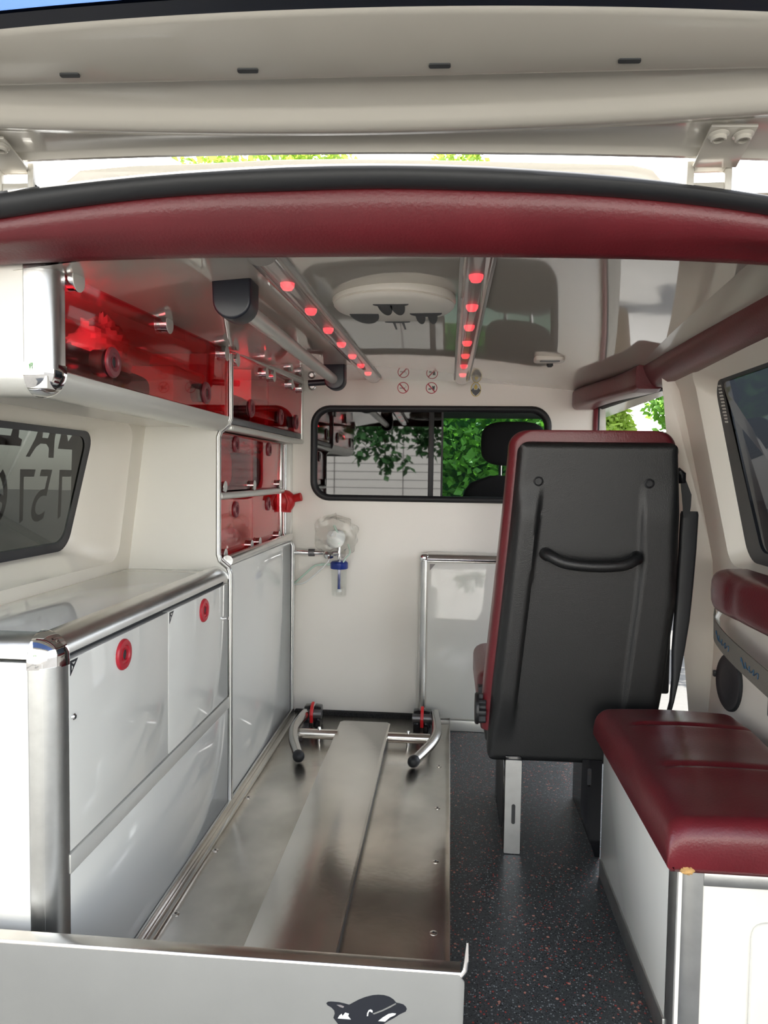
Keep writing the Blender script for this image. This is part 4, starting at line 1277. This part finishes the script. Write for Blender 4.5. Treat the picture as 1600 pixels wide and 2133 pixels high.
# strap and round cap on the lower lining
st = thing('wall_strap', 'grey webbing strap with faded blue script hanging below the backrest', 'strap', (0.72, 1.7, 0.60))
sp3 = [(0.722, 2.005, 0.655), (0.710, 1.975, 0.632), (0.704, 1.90, 0.616), (0.702, 1.80, 0.602), (0.70, 1.62, 0.585), (0.70, 1.50, 0.575), (0.705, 1.36, 0.575)]
pts = spline(sp3, 6)
m = MB()
lp = []
for i, p in enumerate(pts):
    hw = 0.029
    lp.append([(p.x - 0.0015, p.y, p.z + hw), (p.x + 0.0015, p.y, p.z + hw), (p.x + 0.0035, p.y, p.z - hw), (p.x + 0.0005, p.y, p.z - hw)])
m.loft(lp)
web = m.build('webbing', 'webbing', st, angle=50)
for y0 in (1.955, 1.775):
    pts2 = []
    for k in range(40):
        t = k / 39
        y = y0 - 0.012 - 0.10 * t
        zz = interp(sorted([(p[1], p[2]) for p in sp3]), y)
        xx = interp(sorted([(p[1], p[0]) for p in sp3]), y)
        amp = 0.010 if t < 0.25 else 0.006
        pts2.append((xx - 0.0030, y + 0.006 * math.sin(26 * t), zz + amp * math.sin(30 * t)))
    MB().tube(pts2, 0.0012, 5).build('script_print', 'ink_blue', web)
MB().tube([(0.750, 2.0, 0.70), (0.735, 1.99, 0.685), (0.722, 1.99, 0.66), (0.728, 1.985, 0.60), (0.735, 1.985, 0.585)], 0.007, 8).build('strap_cord', 'mask_white', st)
MB().box(0.690, 0.718, 1.555, 1.60, 0.52, 0.60).build('buckle', 'black_plastic', st, bevel=0.006)
cp = thing('round_cap', 'large round black plastic cap on the lining above the bench', 'cap', (0.75, 1.84, 0.46))
MB().lathe([(0.077, -0.008), (0.077, 0.004), (0.073, 0.007), (0.065, 0.006), (0.060, 0.005), (0.04, 0.009), (0.02, 0.011), (0, 0.0115)], (0.768, 2.008, 0.480), (-1, -0.05, 0.02), 36).build('disc', 'rubber', cp)
MB().box(0.752, 0.768, 2.080, 2.092, 0.475, 0.492).build('tab', 'black_plastic', cp, bevel=0.002)

# ================================================================== BENCH
bn = thing('bench', 'white bench with red leather cushion and scuffed aluminium corner post', 'bench', (0.57, 1.56, 0))
BX0, BY0, BY1 = 0.408, 1.265, 1.865
MB().box(BX0 + 0.006, 0.735, BY0 + 0.01, BY1, 0.0, 0.345).build('body', 'laminate_white', bn, smooth=False)
MB().box(BX0, BX0 + 0.006, BY0 + 0.042, BY1, 0.046, 0.347).build('side_panel', 'laminate', bn, bevel=0.0008)
MB().box(BX0 - 0.004, BX0 + 0.006, BY0 + 0.042, BY1 - 0.002, 0.0, 0.046).build('kick_strip', 'alu_scuffed', bn, bevel=0.001)
MB().prism([(BX0 + 0.045, BY0 + 0.045), (BX0, BY0 + 0.045)] + [(BX0 + 0.038 - 0.038 * math.cos(R(a)), BY0 + 0.038 - 0.038 * math.sin(R(a))) for a in range(0, 91, 10)] + [(BX0 + 0.045, BY0)], 'xy', 0.0, 0.349).build('corner_post', 'alu_scuffed', bn, angle=25)
MB().box(BX0 + 0.045, 0.735, BY0 + 0.002, BY0 + 0.012, 0.0, 0.324).build('end_panel', 'laminate_white', bn, smooth=False)
MB().box(BX0 + 0.045, 0.735, BY0 - 0.002, BY0 + 0.012, 0.324, 0.349).build('top_profile', 'alu_scuffed', bn, bevel=0.001)
MB().prism(roundpoly([(0.535, -0.02), (0.72, -0.02), (0.72, 0.265), (0.535, 0.265)], 0.03), 'xz', BY0 - 0.008, BY0 + 0.004).build('raised_panel', 'laminate_white', bn, bevel=0.005, seg=3)


def cushion(x0, x1, y0, y1, z0, z1, seams, name, par):
    nx, ny = 36, 60
    m = MB()

    def prof(d, r):
        if d >= r:
            return 0.0
        return r - math.sqrt(max(0.0, r * r - (r - d) ** 2))

    def h(x, y):
        r = 0.036
        z = z1 - prof(x - x0, r) * 1.0 - prof(y - y0, r) - prof(y1 - y, r) - 0.5 * prof(x1 - x, 0.03)
        z += 0.006 * math.sin(PI * (x - x0) / (x1 - x0))
        if x - x0 > 0.05:
            f = smooth((x - x0 - 0.05) / 0.04)
            for s in seams:
                z -= f * (0.010 * math.exp(-((y - s) / 0.006) ** 2) - 0.006 * math.exp(-((y - s) / 0.05) ** 2))
        return max(z, z0 + 0.01)

    def us(t, a, b, r):
        # denser sampling at the ends
        return a + (b - a) * (t - math.sin(2 * PI * t) / (2 * PI) * 0.75)
    m.grid(nx, ny * 2, lambda u, v: (us(u, x0, x1, .03), us(v, y0, y1, .03) if True else 0, h(us(u, x0, x1, .03), us(v, y0, y1, .03))))
    # skirt
    lp0 = []
    for i in range(nx + 1):
        x = us(i / nx, x0, x1, 0)
        lp0.append((x, y0, h(x, y0)))
    for j in range(1, ny * 2 + 1):
        y = us(j / (ny * 2), y0, y1, 0)
        lp0.append((x1, y, h(x1, y)))
    for i in range(nx - 1, -1, -1):
        x = us(i / nx, x0, x1, 0)
        lp0.append((x, y1, h(x, y1)))
    for j in range(ny * 2 - 1, 0, -1):
        y = us(j / (ny * 2), y0, y1, 0)
        lp0.append((x0, y, h(x0, y)))
    m.loft([lp0, [(p[0], p[1], z0 + 0.012) for p in lp0], [(p[0] + (0.008 if p[0] < x0 + .01 else 0), p[1] + (0.008 if p[1] < y0 + .01 else 0), z0) for p in lp0]], True, False, True)
    return m.build(name, 'red_leather', par, angle=60)


cu = cushion(BX0 - 0.022, 0.728, BY0 - 0.016, 1.895, 0.350, 0.437, (1.745, 1.50), 'cushion', bn)
for s in (1.745, 1.50):
    MB().tube(spline([(0.452, s - 0.012, 0.4385), (0.468, s - 0.002, 0.4375), (0.52, s, 0.4365), (0.62, s, 0.4365), (0.70, s, 0.4345)], 6), 0.0013, 6).build('seam', 'red_seam', cu)
MB().tube(spline([(0.416, 1.262, 0.415), (0.43, 1.268, 0.425), (0.50, 1.272, 0.4295), (0.60, 1.272, 0.430), (0.70, 1.272, 0.428)], 6), 0.0014, 6).build('seam', 'red_seam', cu)
blob(0.420, 1.2505, 0.357, 0.012, 0.004, 0.007, 2.0, 18, 10, 0.5, 3).build('torn_foam', 'foam', cu)

# ================================================================== ATTENDANT SEAT
se = thing('attendant_seat', 'attendant seat with black plastic back shell and red leather cushions', 'seat', (0.34, 2.05, 0))
LEFT = [(0.24, 0.122), (0.258, 0.115), (0.45, 0.125), (0.70, 0.146), (0.95, 0.165), (1.09, 0.174), (1.16, 0.176)]
RIGHT = [(0.24, 0.548), (0.30, 0.556), (0.459, 0.575), (0.714, 0.596), (0.95, 0.590), (1.09, 0.578), (1.16, 0.575)]


def ySeat(z):
    return 1.955 - 0.085 * (z - 0.25) / 0.88


def shell_pt(u, v):
    v = v - math.sin(2 * PI * v) / (2 * PI) * 0.85
    z = 0.250 + (1.122 - 0.250) * v
    l, r = interp(LEFT, z), interp(RIGHT, z)
    # rounded corners
    rc = 0.030
    dz = min(z - 0.250, 1.122 - z)
    ins = 0.0
    if dz < rc:
        ins = rc - math.sqrt(max(0, rc * rc - (rc - dz) ** 2))
    x = l + ins + (r - l - 2 * ins) * u
    sx_ = k = min((x - l), (r - x))
    e = min(k, dz + 0.0001)
    yb = ySeat(z)
    edge = 0.022
    y = yb + (edge - math.sqrt(max(0, edge * edge - (edge - min(e, edge)) ** 2)))
    # two tapering pressed ridges, bowed side pads
    fade = smooth((z - 0.30) / 0.15) * smooth((1.02 - z) / 0.10)
    rl = 0.238 - 0.050 * (1 - (z - 0.40) / 0.6)
    rr = 0.470 + 0.012 * math.sin((z - 0.3) * 4) - 0.015
    rr = interp([(0.25, 0.455), (0.45, 0.468), (0.80, 0.492), (1.0, 0.484)], z)
    y -= 0.014 * fade * smooth((rl + 0.004 - x) / 0.010) * smooth((x - l) / 0.03)
    y -= 0.010 * fade * smooth((x - rr) / 0.012) * smooth((r - x) / 0.03)
    y += 0.006 * math.sin(PI * u)
    return (x, y, z)


m = MB()
NU, NV = 70, 90
m.grid(NU, NV, shell_pt)
rim = [shell_pt(i / NU, 0) for i in range(NU + 1)] + [shell_pt(1, j / NV) for j in range(1, NV + 1)] + [shell_pt(i / NU, 1) for i in range(NU - 1, -1, -1)] + [shell_pt(0, j / NV) for j in range(NV - 1, 0, -1)]
m.loft([rim, [(p[0], p[1] + 0.032, p[2]) for p in rim]], True, False, True)
shell = m.build('back_shell', 'black_plastic', se, angle=50)
for bx, bz in ((0.2285, 1.020), (0.506, 1.018)):
    y = ySeat(bz)
    s1 = MB().lathe([(0.013, 0.0), (0.013, 0.004), (0.010, 0.006), (0.008, 0.003), (0.006, 0.003), (0.006, 0.005), (0, 0.005)], (bx, y + 0.006, bz), (0, -1, -0.09), 20).build('shell_screw', 'rubber', shell)
yh = ySeat(0.82) - 0.0
MB().tube(spline([(0.252, yh + 0.010, 0.832), (0.262, yh - 0.022, 0.828), (0.30, yh - 0.036, 0.812), (0.370, yh - 0.040, 0.806), (0.44, yh - 0.036, 0.810), (0.476, yh - 0.022, 0.824), (0.486, yh + 0.010, 0.828)], 6), [0.017] * 6 + [0.015] * 25 + [0.017] * 6, 12).build('handle', 'black_plastic', shell)
# back cushion
m = MB()
lps = []
for k in range(41):
    t_ = k / 40
    z = 0.33 + (1.152 - 0.33) * (1 - (1 - t_) ** 2.2)
    l, r = interp(LEFT, z) - 0.020, interp(RIGHT, z) + 0.002
    dz = 1.152 - z
    ins = 0.0
    rc = 0.042
    if dz < rc:
        ins = rc - math.sqrt(max(0, rc * rc - (rc - dz) ** 2))
    l += ins
    r -= ins
    y0 = ySeat(z) + 0.026
    th = 0.10 + 0.018 * math.sin((z - 0.3) * 5)
    if dz < 0.05:
        th *= 0.55 + 0.45 * math.sqrt(max(0, 1 - ((0.05 - dz) / 0.05) ** 2))
    ring = rrect(l, r, y0, y0 + th, 0.028, 5)
    lps.append([(p[0], p[1], z) for p in ring])
m.loft(lps)
m.build('back_cushion', 'red_leather', se, angle=60)
MB().prism(rrect(0.092, 0.572, 2.09, 2.52, 0.06), 'xy', 0.34, 0.455).build('seat_cushion', 'red_leather', se, bevel=0.03, seg=4)
MB().box(0.115, 0.555, 2.06, 2.50, 0.265, 0.345).build('seat_pan', 'black_plastic', se, bevel=0.01)
# recliner knob (lobed wheel)
kp = []
for k in range(48):
    a = 2 * PI * k / 48
    r_ = 0.036 + 0.006 * (1 if math.cos(8 * a) > 0.1 else -1)
    kp.append((2.0 + r_ * math.cos(a), 0.383 + r_ * math.sin(a)))
kn = MB().prism(kp, 'yz', 0.088, 0.112).build('recliner_knob', 'rubber', se, bevel=0.002)
MB().lathe([(0.0435, -0.002), (0.0435, 0.005), (0.040, 0.008), (0, 0.008)], (0.090, 2.0, 0.383), (-1, 0, 0), 28).build('knob_disc', 'black_plastic', kn)
MB().loft([[(0.094, 2.06, 0.455 - 0.03), (0.110, 2.06, 0.43), (0.112, 2.10, 0.42), (0.092, 2.10, 0.425)], [(0.100, 2.04, 0.34), (0.115, 2.04, 0.34), (0.116, 2.07, 0.34), (0.101, 2.07, 0.34)]]).build('buckle_stalk', 'rubber', se, bevel=0.003)
# legs
for (x0, x1, lab) in ((0.166, 0.209, 0), (0.372, 0.405, 1)):
    if lab == 0:
        lg = MB().box(x0 - 0.001, x1 + 0.001, 1.951, 2.32, 0.0, 0.27).build('leg', 'black_gloss', se, bevel=0.004)
        MB().prism(rrect(x0, x1, 0.002, 0.262, 0.003), 'xz', 1.943, 1.951).build('leg_face', 'alu_scuffed', lg)
        sl = MB().prism(rrect(0.1845, 0.1945, 0.085, 0.140, 0.0048), 'xz', 1.9422, 1.9432).build('leg_slot', 'gap_dark', lg, smooth=False)
        MB().prism(roundpoly([(2.0, 0.03), (2.25, 0.03), (2.25, 0.24), (2.0, 0.24)], 0.05), 'yz', x0 - 0.0025, x0 - 0.0012).build('leg_recess', 'rubber', lg)
    else:
        lg = MB().panel([(0.412, 0.0), (0.425, 0.0), (0.425, 0.268), (x0, 0.268), (x0 - 0.002, 0.13)], [rrect(0.3865, 0.397, 0.195, 0.245, 0.005)], lambda u, v: (u, 1.955, v), 0.3, lambda u, v: (u, 1.962, v)).build('leg', 'black_gloss', se, smooth=False)
        MB().prism([(1.962, 0.0), (2.32, 0.0), (2.32, 0.268), (1.962, 0.268)], 'yz', 0.413, 0.425).build('leg_web', 'black_gloss', lg, smooth=False)
# belt on the door side
MB().tube([(0.585, 1.93, 1.052), (0.597, 1.925, 1.040), (0.600, 1.925, 1.02)], [0.012, 0.013, 0.009], 10).build('belt_guide', 'black_gloss', se)
MB().loft([[(x - w, y, z), (x + w, y, z), (x + w, y + 0.003, z), (x - w, y + 0.003, z)] for x, y, z, w in ((0.600, 1.925, 1.035, 0.006), (0.612, 1.925, 0.990, 0.012), (0.615, 1.93, 0.96, 0.010), (0.614, 1.93, 0.93, 0.007))]).build('belt_webbing', 'rubber', se)
m = MB()
lps = []
for (xa_, xb_, z) in ((0.607, 0.647, 0.946), (0.6045, 0.649, 0.938), (0.603, 0.647, 0.85), (0.600, 0.642, 0.75), (0.597, 0.636, 0.66), (0.594, 0.626, 0.58), (0.596, 0.614, 0.50), (0.594, 0.602, 0.44), (0.586, 0.592, 0.40)):
    y = 1.935
    lps.append([(p[0], p[1], z) for p in rrect(xa_, xb_, y, y + 0.022, min(0.008, (xb_ - xa_) * .4), 3)])
m.loft(lps)
m.build('belt_sleeve', 'rubber', se)
MB().box(0.570, 0.600, 1.975, 2.02, 0.45, 0.93).build('belt_frame', 'black_plastic', se, bevel=0.006)

# ================================================================== CAB
cs = thing('cab_shell', 'dark interior of the driver cab seen through the partition window', 'cab', (-0.1, 3.7, 0))
del cs['category']
struct(cs)
MB().box(-1.04, 0.60, 3.00, 4.35, 1.375, 1.40).build('headliner', 'cab_black', cs, smooth=False)
MB().box(-1.04, 0.60, 3.00, 4.9, -0.05, 0.0).build('cab_floor', 'cab_black', cs, smooth=False)
MB().box(0.60, 0.615, 3.04, 4.7, 0.0, 0.86).build('cab_door_lining', 'cab_black', cs, smooth=False)
MB().prism([(4.25, 0.85), (4.75, 0.85), (4.40, 1.38), (4.28, 1.38)], 'yz', 0.57, 0.61).build('windscreen_pillar', 'cab_black', cs, smooth=False)
MB().panel([(3.0, 0.0), (4.8, 0.0), (4.8, 1.4), (3.0, 1.4)], [rrect(3.25, 4.0, 0.86, 1.24, 0.05)], lambda u, v: (-0.98, u, v), 0.5).build('cab_door_lining', 'cab_black', cs, smooth=False)
MB().panel(rrect(3.2, 4.05, 0.84, 1.26, 0.05), [], lambda u, v: (-0.99, u, v), 0.5).build('cab_side_glass', 'glass_dark', cs, smooth=False)
MB().prism([(4.15, 0.80), (4.75, 0.80), (4.42, 1.38), (4.15, 1.38)], 'yz', -0.98, -0.76).build('windscreen_pillar', 'cab_black', cs, smooth=False)
MB().loft([[(-1.0, 4.75, 0.84), (0.6, 4.75, 0.84), (0.6, 4.755, 0.84), (-1.0, 4.755, 0.84)], [(-1.0, 4.36, 1.39), (0.6, 4.36, 1.39), (0.6, 4.365, 1.39), (-1.0, 4.365, 1.39)]]).build('windscreen', 'glass_green', cs, smooth=False)
MB().prism([(4.05, 0.0), (4.05, 0.72), (4.15, 0.80), (4.45, 0.84), (4.78, 0.83), (4.78, 0.0)], 'yz', -1.0, 0.6).build('dashboard', 'cab_black', cs, bevel=0.02)
MB().prism([(4.16, 1.375), (4.20, 1.375), (4.23, 1.295), (4.19, 1.29)], 'yz', -0.74, -0.26).build('sun_visor', 'cab_black', cs, bevel=0.006)
for (xc, lab) in ((0.285, 'black cab passenger seat with headrest seen through the clear pane'), (-0.68, 'black cab driver seat seen through the tinted pane')):
    s = thing('cab_seat', lab, 'seat', (xc, 3.4, 0.3))
    dr_ = xc < 0
    zb = 1.035 if not dr_ else 0.93
    m = MB()
    lps = []
    for k in range(21):
        z = 0.35 + (zb - 0.35) * k / 20
        t = (z - 0.35) / (zb - 0.35)
        w = 0.245 - 0.025 * t
        if zb - z < 0.11:
            w -= 0.12 * (1 - math.sqrt(max(0, 1 - ((0.11 - (zb - z)) / 0.11) ** 2)))
        y0 = 3.42 - 0.14 * t
        lps.append([(p[0], p[1], z) for p in rrect(xc - w, xc + w, y0, y0 + 0.12, 0.04, 4)])
    m.loft(lps).build('backrest', 'cab_fabric', s, angle=60)
    blob(xc, 3.32, zb + 0.145, 0.145, 0.05, 0.100, 3.4).build('headrest', 'cab_fabric', s)
    for px in (-0.055, 0.055):
        MB().tube([(xc + px, 3.33, zb - 0.03), (xc + px, 3.325, zb + 0.08)], 0.007, 8).build('headrest_post', 'chrome', s)
    MB().prism(rrect(xc - 0.25, xc + 0.25, 3.42, 3.92, 0.06), 'xy', 0.30, 0.44).build('seat_cushion', 'cab_fabric', s, bevel=0.03, seg=3)
    MB().box(xc - 0.2, xc + 0.2, 3.45, 3.85, 0.0, 0.30).build('seat_base', 'cab_black', s, smooth=False)

# ================================================================== OUTSIDE
GZ0 = -0.62
struct(MB().box(-40, 40, -30, 60, GZ0 - 0.1, GZ0).build('floor_ground', 'ground', smooth=False), 'pale paved ground outside the van')
struct(MB().box(0.95, 14.0, -3.0, 16.0, GZ0, GZ0 + 0.015).build('floor_pavement', 'pavement', smooth=False), 'pale pavement beside the open sliding door')
gr = thing('garage_building', 'long white boarded garage wall standing behind the rear of the van', 'building', (-1.0, -6.5, GZ0))
MB().box(-8.0, 7.0, -6.9, -6.5, GZ0, 3.0).build('wall', 'garage', gr, smooth=False)
for xj in (-4.4, -3.2, -2.0, -0.8, 0.4, 1.6):
    MB().box(xj - 0.008, xj + 0.008, -6.5, -6.494, GZ0, 3.0).build('panel_joint', 'ink_grey', gr, smooth=False)
for k in range(24):
    MB().box(-8.0, 7.0, -6.5, -6.496, -0.45 + 0.14 * k, -0.443 + 0.14 * k).build('board_groove', 'ink_grey', gr, smooth=False)
MB().box(-8.2, 7.2, -7.1, -6.3, 3.0, 3.15).build('roof_edge', 'ink_grey', gr, smooth=False)


def leaves(m, cx, cy, cz, rx, ry, rz, n, size, shell=0.55, r_=rnd):
    for _ in range(n):
        while True:
            a = Vector((r_.uniform(-1, 1), r_.uniform(-1, 1), r_.uniform(-1, 1)))
            if shell < a.length < 1:
                break
        p = Vector((cx + a.x * rx, cy + a.y * ry, cz + a.z * rz))
        d = Vector((r_.gauss(0, 1), r_.gauss(0, 1), r_.gauss(0, 0.6) - 0.4)).normalized()
        q = d.cross(Vector((r_.gauss(0, 1), r_.gauss(0, 1), r_.gauss(0, 1)))).normalized()
        s = size * r_.uniform(0.6, 1.25)
        n_ = d.cross(q)
        m.add([p, p + d * s * 0.5 + q * s * 0.30 + n_ * s * 0.06, p + d * s, p + d * s * 0.5 - q * s * 0.30 + n_ * s * 0.06], [(0, 1, 2, 3)])


def tree(label, x, y, h, blobs, n, size, m_, group=None):
    t = thing('tree', label, 'tree', (x, y, GZ0), group)
    MB().tube([(x, y, GZ0), (x + 0.05, y, GZ0 + h * 0.35), (x - 0.05, y + 0.05, GZ0 + h * 0.75)], [0.18, 0.13, 0.06], 10).build('trunk', 'bark', t)
    m = MB()
    for (dx, dy, dz, rx, ry, rz) in blobs:
        leaves(m, x + dx, y + dy, dz, rx, ry, rz, n, size)
    m.build('foliage', m_, t, smooth=False, recalc=False, weld=False)


hd = thing('hedge', 'dense green hedge beyond the windscreen', 'hedge', (0.0, 8.0, GZ0))
m = MB()
m2 = MB()
for k in range(9):
    leaves(m, -2.4 + 0.42 * k, 7.6 + 0.25 * (k % 2), 0.75 + 0.15 * (k % 3), 0.5, 0.35, 1.5, 1000, 0.12, 0.3)
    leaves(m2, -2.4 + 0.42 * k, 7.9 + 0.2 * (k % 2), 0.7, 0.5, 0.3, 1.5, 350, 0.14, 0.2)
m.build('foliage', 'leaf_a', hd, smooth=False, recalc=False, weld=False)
m2.build('shaded_foliage', 'leaf_c', hd, smooth=False, recalc=False, weld=False)  # rear leaf layer, its shade put into a darker green
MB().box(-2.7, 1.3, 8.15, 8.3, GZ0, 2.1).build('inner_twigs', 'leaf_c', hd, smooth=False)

bh = thing('tree', 'tree with low drooping leafy branches behind the rear of the van', 'tree', (-3.0, -4.2, GZ0))
MB().tube([(-3.0, -4.2, GZ0), (-3.0, -4.2, 1.2), (-2.9, -4.1, 3.2)], [0.14, 0.12, 0.08], 10).build('trunk', 'bark', bh)
MB().tube(spline([(-2.95, -4.15, 2.4), (-2.2, -3.9, 2.5), (-1.3, -3.7, 2.1), (-0.9, -3.6, 1.6), (-0.85, -3.6, 1.2)], 6), [0.05] * 8 + [0.025] * 9 + [0.01] * 8, 8).build('branch', 'bark', bh)
m = MB()
for (bx_, bz_, r1, r2, n) in ((-1.15, 1.65, 0.40, 0.20, 170), (-0.6, 1.75, 0.45, 0.22, 190), (-0.85, 1.38, 0.22, 0.18, 70), (-1.22, 1.40, 0.10, 0.20, 30), (-0.30, 1.48, 0.25, 0.22, 90), (-0.85, 1.12, 0.10, 0.10, 16), (-0.1, 1.7, 0.4, 0.25, 120), (-2.4, 3.2, 1.2, 0.8, 500), (-0.55, 1.22, 0.08, 0.10, 12)):
    leaves(m, bx_, -3.6, bz_, r1, 0.16, r2, n, 0.13, 0.0)
m.build('leaves', 'leaf_c', bh, smooth=False, recalc=False, weld=False)

tree('tall bushy tree with light green leaves beyond the roof', -3.9, 15.0, 8.3, [(0, 0, 6.7, 1.3, 1.5, 1.6), (-1.2, 0.2, 6.4, 1.0, 1.2, 1.5), (1.2, 0, 6.4, 1.0, 1.2, 1.6)], 1500, 0.22, 'leaf_b')
tree('narrow tree with light green leaves beyond the roof', 0.1, 19.5, 9.2, [(0, 0, 8.4, 0.9, 0.9, 2.0), (0.6, 0, 7.2, 1.0, 0.9, 1.9)], 1400, 0.22, 'leaf_b')
tree('sunlit yellow-green tree seen through the sliding door opening', 1.90, 9.6, 3.4, [(0, 0, 1.42, 0.50, 0.4, 0.50), (0.12, 0, 1.10, 0.45, 0.4, 0.40), (0.0, 0, 2.25, 0.50, 0.4, 0.40), (0.15, 0.1, 1.75, 0.30, 0.3, 0.30)], 1500, 0.11, 'leaf_b')
tree('mid green tree seen through the sliding door opening', 2.98, 9.3, 3.6, [(0, 0, 1.35, 0.50, 0.4, 0.46), (-0.05, 0.1, 2.05, 0.48, 0.4, 0.42), (-0.10, 0.0, 1.10, 0.45, 0.4, 0.36)], 1500, 0.11, 'leaf_a')
